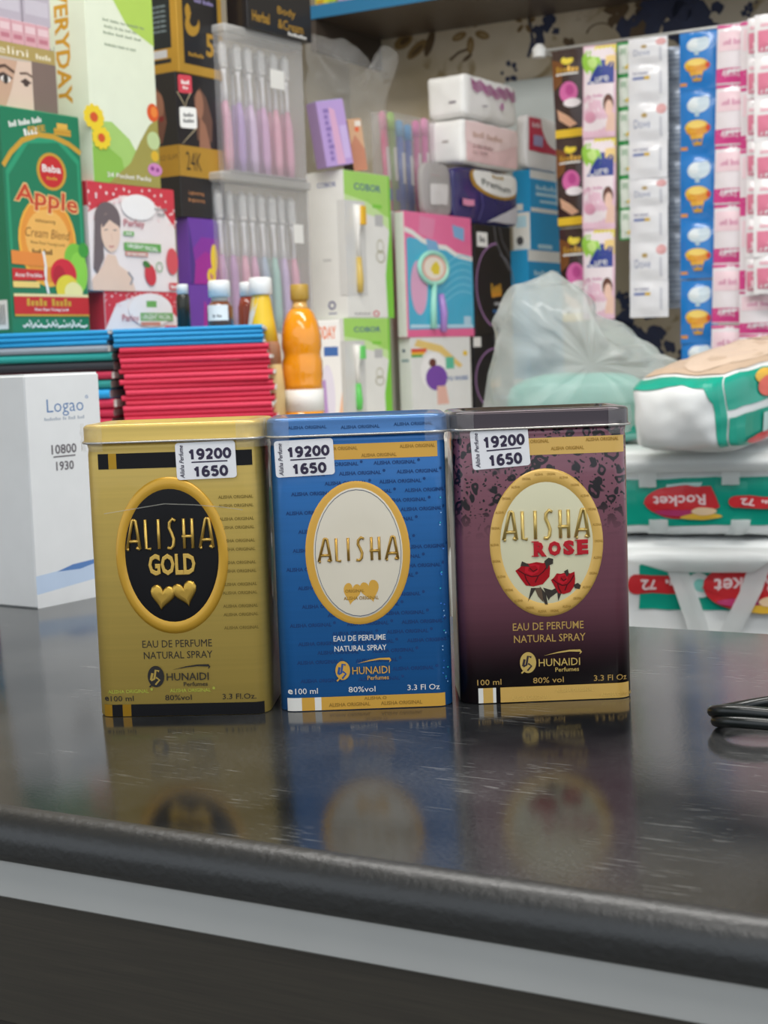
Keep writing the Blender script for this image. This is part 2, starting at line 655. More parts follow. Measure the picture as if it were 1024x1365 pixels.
# ------------------------------------------------------------------ the counter
def granite():
    m = bpy.data.materials.new('black_laminate')
    m.use_nodes = True
    nt = m.node_tree
    L = nt.links.new
    b = nt.nodes['Principled BSDF']
    b.inputs['Specular IOR Level'].default_value = 0.42
    tc = node(nt, 'ShaderNodeTexCoord')
    n1 = node(nt, 'ShaderNodeTexNoise', i_Scale=7.0, i_Detail=6.0)
    n2 = node(nt, 'ShaderNodeTexNoise', i_Scale=520.0, i_Detail=4.0)
    L(tc.outputs['Object'], n1.inputs['Vector'])
    L(tc.outputs['Object'], n2.inputs['Vector'])
    # hairline scratches: long stretched noise, three directions
    fac = None
    for rot, sc, lo in ((41, (14, 420, 1), 0.66), (-12, (30, 600, 1), 0.67), (63, (26, 520, 1), 0.67), (98, (40, 600, 1), 0.68)):
        mp = node(nt, 'ShaderNodeMapping')
        mp.inputs['Rotation'].default_value = (0, 0, R(rot))
        mp.inputs['Scale'].default_value = sc
        L(tc.outputs['Object'], mp.inputs['Vector'])
        nz = node(nt, 'ShaderNodeTexNoise', i_Scale=1.6, i_Detail=2.0, i_Distortion=0.25)
        L(mp.outputs[0], nz.inputs['Vector'])
        rp = node(nt, 'ShaderNodeMapRange', i_From_Min=lo, i_From_Max=lo + 0.05)
        L(nz.outputs['Fac'], rp.inputs['Value'])
        if fac is None:
            fac = rp.outputs[0]
        else:
            ad = node(nt, 'ShaderNodeMath', operation='MAXIMUM')
            L(fac, ad.inputs[0]); L(rp.outputs[0], ad.inputs[1])
            fac = ad.outputs[0]
    mk = node(nt, 'ShaderNodeTexNoise', i_Scale=13.0, i_Detail=3.0)
    L(tc.outputs['Object'], mk.inputs['Vector'])
    mr = node(nt, 'ShaderNodeMapRange', i_From_Min=0.50, i_From_Max=0.63)
    L(mk.outputs['Fac'], mr.inputs['Value'])
    mm_ = node(nt, 'ShaderNodeMath', operation='MULTIPLY')
    L(fac, mm_.inputs[0]); L(mr.outputs[0], mm_.inputs[1])
    fac = mm_.outputs[0]
    dust = node(nt, 'ShaderNodeMapRange', i_From_Min=0.35, i_From_Max=0.75)
    L(n1.outputs['Fac'], dust.inputs['Value'])
    sp = node(nt, 'ShaderNodeMath', operation='MULTIPLY')
    L(dust.outputs[0], sp.inputs[0]); L(n2.outputs['Fac'], sp.inputs[1])
    c1 = node(nt, 'ShaderNodeMix', data_type='RGBA')
    c1.inputs['A'].default_value = (0.006, 0.007, 0.008, 1)
    c1.inputs['B'].default_value = (0.15, 0.15, 0.148, 1)
    L(sp.outputs[0], c1.inputs['Factor'])
    c2 = node(nt, 'ShaderNodeMix', data_type='RGBA')
    c2.inputs['B'].default_value = (0.30, 0.30, 0.29, 1)
    L(c1.outputs['Result'], c2.inputs['A'])
    L(fac, c2.inputs['Factor'])
    L(c2.outputs['Result'], b.inputs['Base Color'])
    rr = node(nt, 'ShaderNodeMapRange', i_From_Min=0.3, i_From_Max=0.7, i_To_Min=0.09, i_To_Max=0.17)
    L(n1.outputs['Fac'], rr.inputs['Value'])
    L(rr.outputs[0], b.inputs['Roughness'])
    bp = node(nt, 'ShaderNodeBump', i_Strength=0.06, i_Distance=0.0004)
    L(n2.outputs['Fac'], bp.inputs['Height'])
    L(bp.outputs['Normal'], b.inputs['Normal'])
    return m


GRANITE = granite()
FE = G(0, 1086, COUNTER_Z).xy                 # a point of the front edge
rz_counter = -math.degrees(ANG)
cdepth = (G(930, 840, COUNTER_Z).xy - FE).dot(CA)
ctr = thing('counter_worktop', 'black scratched laminate worktop with rounded front nosing under the three tins', 'worktop', (FE.x, FE.y, COUNTER_Z), rz_counter)
prof = [(cdepth, 0), (0.012, 0)]
TH = 0.021
for k in range(1, 11):
    an = math.pi / 2 * k / 10
    prof.append((0.012 - 0.012 * math.sin(an), -0.012 + 0.012 * math.cos(an)))
prof += [(0.0005, -TH + 0.004), (0.004, -TH), (cdepth, -TH)]
mb = MB()
X0, X1 = -0.75, 1.3
vs = [(x, y, z) for x in (X0, X1) for y, z in prof]
n = len(prof)
EDGE = M('101213', rough=.40, var=.4, scale=300, bump=.15, spec=.85)
mb.add(vs, [(0, 1, n + 1, n), (n - 1, 0, n, 2 * n - 1)], GRANITE, True)
mb.add(vs, [(k, k + 1, n + k + 1, n + k) for k in range(1, n - 1)], EDGE, True)
mb.add(vs, [tuple(range(n))[::-1], tuple(range(n, 2 * n))], GRANITE)
o = mb.build('top_board', ctr, weld=True)
try:
    for p_ in o.data.polygons:
        p_.use_smooth = True
    o.data.set_sharp_from_angle(angle=R(35))
except Exception:
    pass
cab = thing('counter_cabinet', 'dark wood counter front with a pale brushed metal strip below the worktop', 'counter', (FE.x, FE.y, 0), rz_counter)
ALU = M('b9bab8', rough=0.36, metal=0.35, var=0.08, scale=12)
mb = MB()
mb.box(X0, 0.006, COUNTER_Z - TH - 0.0165, X1, 0.02, COUNTER_Z - TH, ALU)
mb.build('metal_strip', cab, bevel=0.0006)


def woodgrain():
    m = bpy.data.materials.new('dark_woodgrain')
    m.use_nodes = True
    nt = m.node_tree
    L = nt.links.new
    b = nt.nodes['Principled BSDF']
    tc = node(nt, 'ShaderNodeTexCoord')
    mp = node(nt, 'ShaderNodeMapping')
    mp.inputs['Scale'].default_value = (20, 20, 900)
    L(tc.outputs['Object'], mp.inputs['Vector'])
    nz = node(nt, 'ShaderNodeTexNoise', i_Scale=1.2, i_Detail=4.0)
    L(mp.outputs[0], nz.inputs['Vector'])
    mx = node(nt, 'ShaderNodeMix', data_type='RGBA')
    mx.inputs['A'].default_value = lin('221e19')
    mx.inputs['B'].default_value = lin('3e392f')
    L(nz.outputs['Fac'], mx.inputs['Factor'])
    L(mx.outputs['Result'], b.inputs['Base Color'])
    b.inputs['Roughness'].default_value = 0.5
    return m


mb = MB()
mb.box(X0, 0.008, COUNTER_Z - TH - 0.072, X1, 0.024, COUNTER_Z - TH - 0.0165, woodgrain())
mb.build('wood_band', cab, bevel=0.0006)
mb = MB()
mb.box(X0, 0.012, 0.0, X1, 0.03, COUNTER_Z - TH - 0.072, M('2c2620', rough=0.6, var=0.3, scale=60))
mb.build('front_panel', cab)
for x_ in (X0, X1 - 0.02):
    mb = MB()
    mb.box(x_, 0.03, 0.0, x_ + 0.02, cdepth, COUNTER_Z - TH, M('3a342c', rough=0.6))
    mb.build('end_panel', cab)

# ------------------------------------------------------------------ left shelf cabinet, bench
def plan(t, m, z):
    p = L0 + DR * t + NL * m
    return Vector((p.x, p.y, z))


sh = thing('side_cabinet', 'pale side cabinet carrying the boxes, bottles and folders', 'cabinet', plan(0.56, -0.085, 0), 90 - PHI)
WHT = M('d5d3cc', rough=0.5)
mb = MB()
mb.box(-0.70, -0.375, TABLE_Z - 0.025, 0.70, 0.375, TABLE_Z, WHT)
mb.build('top_board', sh, bevel=0.002)
mb = MB()
mb.box(-0.68, -0.355, 0.0, 0.68, 0.37, TABLE_Z - 0.025, M('bfbab0', rough=0.5))
mb.build('cabinet_body', sh)

# =================================================================== THE THREE TINS
TW, TD, THH = 0.0885, 0.056, 0.1500
LID_Z = 0.1405


def rrect(w, d, r, n=6):
    out = []
    for cx, cy, a0 in ((w / 2 - r, -d / 2 + r, -90), (w / 2 - r, d / 2 - r, 0), (-w / 2 + r, d / 2 - r, 90), (-w / 2 + r, -d / 2 + r, 180)):
        for k in range(n + 1):
            a = R(a0 + 90 * k / n)
            out.append((cx + r * math.cos(a), cy + r * math.sin(a)))
    return out


def loft(mb, rings, mat, capb=True, capt=True):
    """rings: (w, d, r, z)"""
    ps = [[(x, y, z) for x, y in rrect(w, d, r)] for w, d, r, z in rings]
    n = len(ps[0])
    vs = [p for q in ps for p in q]
    fs = [(k * n + j, k * n + (j + 1) % n, (k + 1) * n + (j + 1) % n, (k + 1) * n + j) for k in range(len(ps) - 1) for j in range(n)]
    mb.add(vs, fs, mat, True)
    if capb:
        mb.add(ps[0], [tuple(range(n))[::-1]], mat)
    if capt:
        mb.add(ps[-1], [tuple(range(n))], mat)


def tin_metal(name, base, dark=None, rough=0.3, metal=1.0, leopard=False, streak=0.10, coat=0.6):
    m = bpy.data.materials.new(name)
    m.use_nodes = True
    nt = m.node_tree
    L = nt.links.new
    b = nt.nodes['Principled BSDF']
    tc = node(nt, 'ShaderNodeTexCoord')
    mp = node(nt, 'ShaderNodeMapping')
    mp.inputs['Scale'].default_value = (6, 6, 500)
    L(tc.outputs['Object'], mp.inputs['Vector'])
    nz = node(nt, 'ShaderNodeTexNoise', i_Scale=1.0, i_Detail=3.0)
    L(mp.outputs[0], nz.inputs['Vector'])
    mx = node(nt, 'ShaderNodeMix', data_type='RGBA')
    c = lin(base)
    mx.inputs['A'].default_value = tuple(x * (1 - streak) for x in c[:3]) + (1,)
    mx.inputs['B'].default_value = tuple(min(1, x * (1 + streak)) for x in c[:3]) + (1,)
    L(nz.outputs['Fac'], mx.inputs['Factor'])
    res = mx.outputs['Result']
    if leopard:
        sx = node(nt, 'ShaderNodeSeparateXYZ')
        L(tc.outputs['Object'], sx.inputs[0])
        # the print runs from black at the foot to plum
        g = node(nt, 'ShaderNodeMapRange', i_From_Min=0.012, i_From_Max=0.058, interpolation_type='SMOOTHSTEP')
        L(sx.outputs['Z'], g.inputs['Value'])
        dk = node(nt, 'ShaderNodeMix', data_type='RGBA')
        dk.inputs['A'].default_value = lin(dark)
        L(g.outputs[0], dk.inputs['Factor']); L(res, dk.inputs['B'])
        # leopard spots over the upper part
        wn = node(nt, 'ShaderNodeTexNoise', i_Scale=130.0, i_Detail=1.0)
        L(tc.outputs['Object'], wn.inputs['Vector'])
        vadd = node(nt, 'ShaderNodeVectorMath', operation='MULTIPLY_ADD')
        vadd.inputs[1].default_value = (0.008, 0.008, 0.008)
        L(wn.outputs['Color'], vadd.inputs[0]); L(tc.outputs['Object'], vadd.inputs[2])
        vo = node(nt, 'ShaderNodeTexVoronoi', i_Scale=150.0)
        L(vadd.outputs[0], vo.inputs['Vector'])
        vo2 = node(nt, 'ShaderNodeTexVoronoi', i_Scale=420.0)
        L(vadd.outputs[0], vo2.inputs['Vector'])
        r1 = node(nt, 'ShaderNodeValToRGB')
        e = r1.color_ramp.elements
        e[0].position, e[0].color = 0.0, (0.25, 0.25, 0.25, 1)
        e[1].position, e[1].color = 0.62, (0, 0, 0, 1)
        for pos, v in ((0.17, 0.25), (0.22, 1.0), (0.40, 1.0), (0.46, 0.0)):
            q = e.new(pos); q.color = (v, v, v, 1)
        L(vo.outputs['Distance'], r1.inputs[0])
        r2 = node(nt, 'ShaderNodeMapRange', i_From_Min=0.32, i_From_Max=0.26)
        L(vo2.outputs['Distance'], r2.inputs['Value'])
        mxx = node(nt, 'ShaderNodeMath', operation='MAXIMUM')
        L(r1.outputs[0], mxx.inputs[0]); L(r2.outputs[0], mxx.inputs[1])
        up = node(nt, 'ShaderNodeMapRange', i_From_Min=0.082, i_From_Max=0.104, interpolation_type='SMOOTHSTEP')
        L(sx.outputs['Z'], up.inputs['Value'])
        mu = node(nt, 'ShaderNodeMath', operation='MULTIPLY')
        L(mxx.outputs[0], mu.inputs[0]); L(up.outputs[0], mu.inputs[1])
        sp = node(nt, 'ShaderNodeMix', data_type='RGBA')
        sp.inputs['B'].default_value = lin('150d14')
        L(mu.outputs[0], sp.inputs['Factor']); L(dk.outputs['Result'], sp.inputs['A'])
        res = sp.outputs['Result']
    L(res, b.inputs['Base Color'])
    b.inputs['Metallic'].default_value = metal
    b.inputs['Roughness'].default_value = rough
    b.inputs['Coat Weight'].default_value = coat
    b.inputs['Coat Roughness'].default_value = 0.06
    # shrink film: faint wrinkles
    n3 = node(nt, 'ShaderNodeTexNoise', i_Scale=38.0, i_Detail=3.0, i_Distortion=0.8)
    L(tc.outputs['Object'], n3.inputs['Vector'])
    bp = node(nt, 'ShaderNodeBump', i_Strength=0.10, i_Distance=0.0012)
    L(n3.outputs['Fac'], bp.inputs['Height'])
    L(bp.outputs['Normal'], b.inputs['Normal'])
    L(bp.outputs['Normal'], b.inputs['Coat Normal'])
    return m


def oval(mb, cu, cv, ru, rv, z0, rise, mat, inner=0.0, n=56):
    """raised ellipse (or ring, inner > 0) on the tin front, domed edge"""
    F = lambda a, s, o: (-TW / 2 + (cu + ru * s * math.cos(a)) * TW, -TD / 2 - o, (cv + rv * s * math.sin(a)) * THH)
    st = [(1.0, z0), (0.985, z0 + rise * 0.6), (0.955, z0 + rise)]
    st += [(inner + 0.03, z0 + rise), (inner, z0 + rise * 0.4)] if inner else [(0.5, z0 + rise)]
    vs = [F(2 * math.pi * j / n, s, o) for s, o in st for j in range(n)]
    fs = [(k * n + j, k * n + (j + 1) % n, (k + 1) * n + (j + 1) % n, (k + 1) * n + j) for k in range(len(st) - 1) for j in range(n)]
    mb.add(vs, fs, mat, True)
    if not inner:
        mb.add(vs[-n:], [tuple(range(n))], mat)


LET = {
    'A': [[(0.0, 0), (0.50, 0.98), (0.58, 1.0)], [(0.58, 1.0), (0.72, 0.97), (0.98, 0.0)], [(0.16, 0.27), (0.90, 0.27)], [(0.0, 0.0), (0.16, 0.0)], [(0.72, 0.06), (0.98, 0.0)]],
    'L': [[(0.25, 1), (0.25, 0.02), (0.80, 0.0)]],
    'I': [[(0.5, 1), (0.5, 0)]],
    'S': [[(0.85, 0.93), (0.62, 1.0), (0.36, 0.88), (0.32, 0.70), (0.50, 0.52), (0.66, 0.32), (0.60, 0.10), (0.40, 0.0), (0.12, 0.03)]],
    'H': [[(0.18, 1), (0.18, 0)], [(0.80, 1), (0.80, 0)], [(0.02, 0.40), (0.80, 0.40)]],
}


def alisha(mb, cu, cv, wu, hv, off, mat, rad, foot=True):
    slots = [('A', 0, .155), ('L', .20, .10), ('I', .345, .06), ('S', .455, .14), ('H', .64, .155), ('A', .845, .155)]
    F = lambda x, y: (-TW / 2 + (cu + wu * (x - .5)) * TW, -TD / 2 - off, (cv + hv * (y - .5)) * THH)
    for ch, x0, w in slots:
        for st in LET[ch]:
            mb.tube([F(x0 + w * x, y) for x, y in st], rad, mat, n=6)


def logo(items, cu, cv, dark, light, s=1.0):
    """round emblem with a monogram, swoosh, HUNAIDI / Perfumes"""
    items += [('e', dark, cu - .125 * s, cv, .048 * s, .037 * s),
              ('l', light, [(cu - .155 * s, cv - .012), (cu - .145 * s, cv + .012)], .0012),
              ('l', light, [(cu - .155 * s, cv - .013), (cu - .135 * s, cv - .008), (cu - .125 * s, cv + .022), (cu - .105 * s, cv + .018)], .0011),
              ('l', light, [(cu - .125 * s, cv - .003), (cu - .105 * s, cv - .012), (cu - .13 * s, cv - .028)], .0009),
              ('l', dark, [(cu - .165 * s, cv - .036), (cu - .15 * s, cv - .028)], .0008),
              ('p', dark, [(cu - .03 * s, cv + .022), (cu + .05 * s, cv + .033), (cu + .12 * s, cv + .039), (cu + .185 * s, cv + .039), (cu + .195 * s, cv + .030), (cu + .18 * s, cv + .022), (cu + .185 * s, cv + .031), (cu + .12 * s, cv + .033), (cu + .05 * s, cv + .029)]),
              ('t', dark, 'HUNAIDI', cu + .06 * s, cv - .002, .245 * s, .026, 0, .004),
              ('t', dark, 'Perfumes', cu + .105 * s, cv - .028, .14 * s, .015, 0, .008)]


STK = M('efeef0', rough=0.35)
INK = M('2a1f3d', rough=0.5)


def arc_pts(cx, cy, rx, ry, a0, a1, n=14):
    return [(cx + rx * math.cos(R(a0 + (a1 - a0) * k / n)), cy + ry * math.sin(R(a0 + (a1 - a0) * k / n))) for k in range(n + 1)]


DIGIT = {
    '0': [arc_pts(.5, .5, .38, .42, 0, 360, 22)],
    '1': [[(.58, 0), (.58, 1)], [(.60, .93), (.42, .76), (.22, .68)]],
    '2': [arc_pts(.48, .70, .34, .23, 165, 0, 10) + [(.74, .52), (.45, .28), (.18, .10)], [(.10, .075), (.90, .075)]],
    '5': [[(.86, .925), (.24, .925)], [(.27, .98), (.16, .50)], arc_pts(.47, .33, .36, .25, 125, -150, 14)],
    '6': [arc_pts(.5, .31, .35, .25, 0, 360, 18), arc_pts(.56, .44, .42, .49, 60, 195, 10)],
    '9': [arc_pts(.5, .69, .35, .25, 0, 360, 18), arc_pts(.44, .56, .42, .49, -120, 15, 10)],
}


def digits(txt, cu, cv, wu, hv, w, col):
    """upright bold numerals drawn with a broad pen"""
    out = []
    n = len(txt)
    cw = wu / n
    for k, ch in enumerate(txt):
        u0 = cu - wu / 2 + cw * k
        for st in DIGIT[ch]:
            out.append(('l', col, [(u0 + cw * (.06 + .88 * x), cv + hv * (y - .5)) for x, y in st], w))
    return out


def sticker(t, u0, u1, v0, v1, rot, off=0.0012):
    """the white shelf price label: 19200 over 1650, with the name running up its left edge"""
    w, h = (u1 - u0) * TW, (v1 - v0) * THH
    cx, cz = -TW / 2 + (u0 + u1) / 2 * TW, (v0 + v1) / 2 * THH
    def F(u, v, o):
        x, y = (u - .5) * w, (v - .5) * h
        return (cx + x * math.cos(R(rot)) - y * math.sin(R(rot)), -TD / 2 - off - o, cz + x * math.sin(R(rot)) + y * math.cos(R(rot)))
    mb = MB()
    ps = [(x / w + .5, y / h + .5) for x, y in rrect(w, h, .0016, 4)]
    a, b = [F(u, v, 0) for u, v in ps], [F(u, v, -0.0008) for u, v in ps]
    n = len(ps)
    mb.add(a + b, [tuple(range(n))] + [(j, n + j, n + (j + 1) % n, (j + 1) % n) for j in range(n)], STK)
    s = mb.build('price_sticker', t)
    s['label'] = 'white price sticker reading 19200 over 1650'
    mb = MB()
    draw(mb, F, w, h, digits('19200', .565, .675, .74, .27, .0014, INK) + [('r', INK, .26, .445, .86, .48)] + digits('1650', .565, .205, .60, .27, .0014, INK) + [
                       ('t', INK, 'Alisha Perfume', .095, .5, .88, .075, 90, .012, .25)], off0=.00008, step=.00001)
    mb.build('sticker_print', s)


def overprint(rows, u0, u1, v0, v1, col, seed, du=.36):
    rnd = random.Random(seed)
    items = []
    for r_ in range(rows):
        v = v0 + (v1 - v0) * r_ / max(1, rows - 1)
        u = u0 + rnd.random() * .1 - (r_ % 2) * .17 + .13
        while u < u1 - .08:
            if u - .12 > u0 - .02 and u + .12 < u1 + .02:
                items.append(('t', col, 'ALISHA ORIGINAL', u, v, .24, .013, 0, .03))
                items.append(('e', col, u + .137, v + .006, .008, .005))
            u += du + rnd.random() * .03
    return items


def make_tin(label, px, py, rz, body, lid, seed=0):
    p = G(px, py, COUNTER_Z)
    c = Vector((p.x, p.y, COUNTER_Z)) + Matrix.Rotation(R(rz), 3, 'Z') @ Vector((0, TD / 2, 0))
    t = thing('perfume_tin', label, 'perfume tin', c, rz, 'three perfume tins standing in a row on the counter')
    mb = MB()
    r = 0.0085
    loft(mb, [(TW - .0012, TD - .0012, r, 0), (TW, TD, r, .0008), (TW, TD, r, LID_Z - .006), (TW - .0006, TD - .0006, r, LID_Z - .003), (TW + .0006, TD + .0006, r, LID_Z)], body)
    mb.build('tin_body', t, weld=True)
    mb = MB()
    e = .0030
    g = [(TW + e - .001, TD + e - .001, r + .001, LID_Z - .0006), (TW + e + .0012, TD + e + .0012, r + .0015, LID_Z), (TW + e + .0012, TD + e + .0012, r + .0015, LID_Z + .0008), (TW + e, TD + e, r + .001, LID_Z + .0015), (TW + e, TD + e, r + .001, THH - .0025)]
    for k in range(1, 5):
        a = math.pi / 2 * k / 4
        g.append((TW + e - .005 * (1 - math.cos(a)), TD + e - .005 * (1 - math.cos(a)), r, THH - .0025 + .0025 * math.sin(a)))
    g += [(TW - .012, TD - .012, r * .8, THH), (TW - .016, TD - .016, r * .7, THH - .001)]
    loft(mb, g, lid)
    mb.build('lid', t, weld=True)
    mb = MB()
    ring = [(x, y, LID_Z + .0003) for x, y in rrect(TW + e + .0010, TD + e + .0010, r + .0015)]
    mb.tube(ring, .00065, M('c9c6bf', rough=0.25, metal=0.8), n=6, closed=True)
    mb.build('lid_rim', t)
    return t


def film_puckers(t, seed):
    """loose shrink film standing off the lid corners"""
    o = Vector((seed * 2.3, 1.7, 0))
    for sx in (1, -1):
        mb = MB()
        vs = []
        nu, nv = 12, 9
        for i in range(nu + 1):
            a = R(-100 + 120 * i / nu)
            for j in range(nv + 1):
                z = LID_Z - .004 + (THH - LID_Z + .0045) * j / nv
                rr = .0098 + .0016 + .0011 * noise.noise(Vector((i * .9, j * .55, seed * 3 + sx)))
                x, y = TW / 2 + .0015 - .0098 + rr * math.cos(a), -TD / 2 - .0015 + .0098 + rr * math.sin(a)
                vs.append((sx * x, y, z))
        mb.add(vs, [(i * (nv + 1) + j, (i + 1) * (nv + 1) + j, (i + 1) * (nv + 1) + j + 1, i * (nv + 1) + j + 1)[::sx] for i in range(nu) for j in range(nv)], M('f2f2f2', rough=.1, trans=.86), True)
        mb.build('shrink_film', t)


def bands(t, items, off0=.0002):
    for k, i in enumerate(items):
        mb = MB()
        draw(mb, FT, TW, THH, [i], off0=off0 + .00001 * k, n=40)
        mb.build('printed_band', t)


def FT(u, v, o):
    r = .0085
    x = -TW / 2 + u * TW
    dx = abs(x) - (TW / 2 - r)
    if dx <= 0:
        return (x, -TD / 2 - o, v * THH)
    a = min(1.2, dx / r)                      # print runs on round the corner
    return (math.copysign(TW / 2 - r + (r + o) * math.sin(a), x), -TD / 2 + r - (r + o) * math.cos(a), v * THH)


def lids_of(t, col, seed):
    rnd = random.Random(seed)
    mb = MB()
    F = lambda u, v, o: (-TW / 2 + u * TW, -TD / 2 - .0016 - o, v * THH)
    draw(mb, F, TW, THH, [('t', col, 'ALISHA ORIGINAL', .22 + .3 * k, .968 - .004 * (k % 2), .22, .011, 0, .03) for k in range(3)], off0=.0001, step=0)
    mb.build('lid_print', t)


# --- gold
GOLD = tin_metal('gold_tin', 'ccae58', rough=0.45, metal=.45, coat=.35)
GOLD2 = M('d2a02c', rough=0.36, metal=.5, coat=0.5, var=0.06, scale=60)
BLK = M('0b0a0e', rough=0.5, spec=.25)
GLET = M('e0b85c', rough=0.3, metal=.65, var=0.03)
tg = make_tin('gold perfume tin lettered ALISHA GOLD on a black oval with two hearts', 245, 954, -4.0, GOLD, GOLD)
FG = M('8f7a3c', rough=0.35, metal=0.8)
it = [('r', BLK, .078, .849, .138, .901), ('r', M('b98f33', rough=.3, metal=1), .138, .849, .184, .901), ('r', BLK, .184, .849, .965, .901),
      ('r', M('b98a2c', rough=.3, metal=1), .03, .002, .084, .043), ('r', BLK, .084, .002, .145, .043), ('r', M('b98a2c', rough=.3, metal=1), .145, .002, .195, .043), ('r', BLK, .195, .002, .975, .043)]
bands(tg, it)
mb = MB(); oval(mb, .478, .551, .325, .267, 0, .0009, GOLD2, inner=.83); mb.build('oval_frame', tg)
mb = MB(); oval(mb, .476, .556, .272, .240, .0001, .0006, BLK); mb.build('oval_panel', tg)
mb = MB(); alisha(mb, .472, .626, .50, .100, .0011, GLET, .00085)
mb.build('embossed_name', tg)
mb = MB()
vs, fs = text_mesh('GOLD', .02, .05, .02)
mb.add([(-TW / 2 + (.478 + v.x * .272) * TW, -TD / 2 - .001 - v.z * .012, (.522 + v.y * .074) * THH) for v in vs], fs, GLET)
mb.build('embossed_word', tg)
HRT = M('c9a24a', rough=0.3, metal=0.9)


def puffy_heart(mb, cu, cv, wu, hv, rot, mat, off=.0008):
    hp = heart()
    n = len(hp)
    vs = []
    for s, o in ((1, 0), (.93, .0007), (.75, .0010), (0.4, .0011)):
        for x, y in hp:
            x, y = x * s * wu * TW, y * s * hv * THH
            a = R(rot)
            x, y = x * math.cos(a) - y * math.sin(a), x * math.sin(a) + y * math.cos(a)
            vs.append((-TW / 2 + cu * TW + x, -TD / 2 - off - o, cv * THH + y))
    fs = [(k * n + (j + 1) % n, k * n + j, (k + 1) * n + j, (k + 1) * n + (j + 1) % n) for k in range(3) for j in range(n)]
    mb.add(vs, fs, mat, True)
    mb.add(vs[-n:], [tuple(range(n))[::-1]], mat)


for cu, cv, rot in ((.412, .408, -8), (.548, .418, 14)):
    mb = MB(); puffy_heart(mb, cu, cv, .145, .088, rot, HRT); mb.build('heart', tg)
DKB = M('2a2012', rough=0.4)
it = [('t', DKB, 'EAU DE PERFUME', .482, .250, .405, .025, 0, .0), ('t', DKB, 'NATURAL SPRAY', .485, .211, .40, .025, 0, .0),
      ('t', DKB, 'e', .052, .063, .03, .015, 0, .03), ('t', DKB, '100 ml', .145, .064, .135, .019, 0, .003), ('t', DKB, '80%vol', .475, .064, .155, .019, 0, .003), ('t', DKB, '3.3 Fl.Oz.', .83, .064, .195, .019, 0, .003)]
logo(it, .475, .138, M('1c1610', rough=.4), M('c8a855', rough=.35, metal=.8))
mb = MB(); draw(mb, FT, TW, THH, it); mb.build('printed_text', tg)
mb = MB()
draw(mb, FT, TW, THH, overprint(13, .80, 1.0, .28, .80, FG, 3) + [('t', FG, 'ALISHA ORIGINAL', .86, .30 + .037 * k + .008 * (k % 2), .20, .011, 0, .02) for k in range(13)] + overprint(1, .03, .97, .088, .088, M('a8a93c', rough=.4), 4), step=.000002)
mb.build('film_overprint', tg)['kind'] = 'stuff'
mb = MB()
draw(mb, FT, TW, THH, [('l', M('e6e2d2', rough=.2, trans=.55), [(.10, .700), (.25, .712), (.45, .728), (.62, .722), (.78, .712), (.90, .700)], .0005)], off0=.0015)
mb.build('film_crease', tg)
film_puckers(tg, 1)
sticker(tg, .53, .873, .808, .932, 1.0)

# --- blue
BLUE = tin_metal('blue_tin', '2770b6', rough=0.36, metal=0.4, coat=.4)
tb = make_tin('blue perfume tin lettered ALISHA on a cream oval with two hearts', 489.5, 945.5, 0.3, BLUE, tin_metal('blue_lid', '3468a0', rough=.36, metal=.6))
YG = M('dfa93e', rough=.38, metal=.2, coat=.3)
CRM = M('e3d9c4', rough=.35, coat=.4)
DBL = M('10407a', rough=.4, metal=.3)
WH = M('e9e6de', rough=.4)
it = overprint(24, .05, .985, .105, .84, DBL, 5, .31)
mb = MB(); draw(mb, FT, TW, THH, it, step=.0000003); mb.build('film_overprint', tb)['kind'] = 'stuff'
it = [('r', YG, .045, .855, .955, .907), ('r', WH, .04, .003, .125, .048), ('r', YG, .125, .003, .2, .048), ('r', WH, .2, .003, .238, .048), ('r', YG, .238, .003, .955, .048)]
bands(tb, it, .00022)
BR = M('a87f2c', rough=.4, metal=.4)
it = [('t', BR, 'ALISHA ORIGINAL', .40 + .22 * k, .893 - .026 * (k % 2), .2, .012, 0, .02) for k in range(3)] + [('t', BR, 'ALISHA ORIGINAL', .40 + .3 * k, .02, .24, .013, 0, .02) for k in range(2)] + [('t', BR, 'ALISHA O', .55, .039, .13, .011, 0, .02)]
mb = MB(); draw(mb, FT, TW, THH, it, off0=.0004, step=.000005); mb.build('band_print', tb)['kind'] = 'stuff'
mb = MB(); oval(mb, .48, .538, .300, .244, .0002, .0003, YG); mb.build('oval_frame', tb)
mb = MB(); oval(mb, .482, .538, .257, .223, .0004, .0003, CRM); mb.build('oval_panel', tb)
mb = MB()
draw(mb, FT, TW, THH, [('g', M('5c6476'), .482, .538, .247, .216, .012)], off0=.0008)
mb.build('oval_outline', tb)
mb = MB(); alisha(mb, .483, .552, .455, .078, .0008, M('c49a48', rough=.3, metal=.65), .00075); mb.build('embossed_name', tb)
mb = MB()
it = [('h', YG, .436, .398, .10, .076, -10), ('h', YG, .545, .405, .11, .076, 14)] + [('t', BR, 'ALISHA ORIGINAL', .49, .385, .2, .012, 0, .02), ('t', BR, 'ORIGINAL', .455, .41, .11, .011, 0, .02)]
draw(mb, FT, TW, THH, it, off0=.0008); mb.build('printed_hearts', tb)
it = [('t', WH, 'EAU DE PERFUME', .472, .248, .30, .019, 0, .008), ('t', WH, 'NATURAL SPRAY', .475, .213, .30, .019, 0, .008),
      ('t', WH, 'e', .062, .070, .03, .016, 0, .02), ('t', WH, '100 ml', .155, .071, .13, .020, 0, .003), ('t', WH, '80%vol', .475, .071, .155, .019, 0, .003), ('t', WH, '3.3 Fl Oz', .83, .071, .185, .019, 0, .003)]
logo(it, .478, .138, YG, M('1b4f92'), .88)
mb = MB(); draw(mb, FT, TW, THH, it, off0=.0004); mb.build('printed_text', tb)
mb = MB()
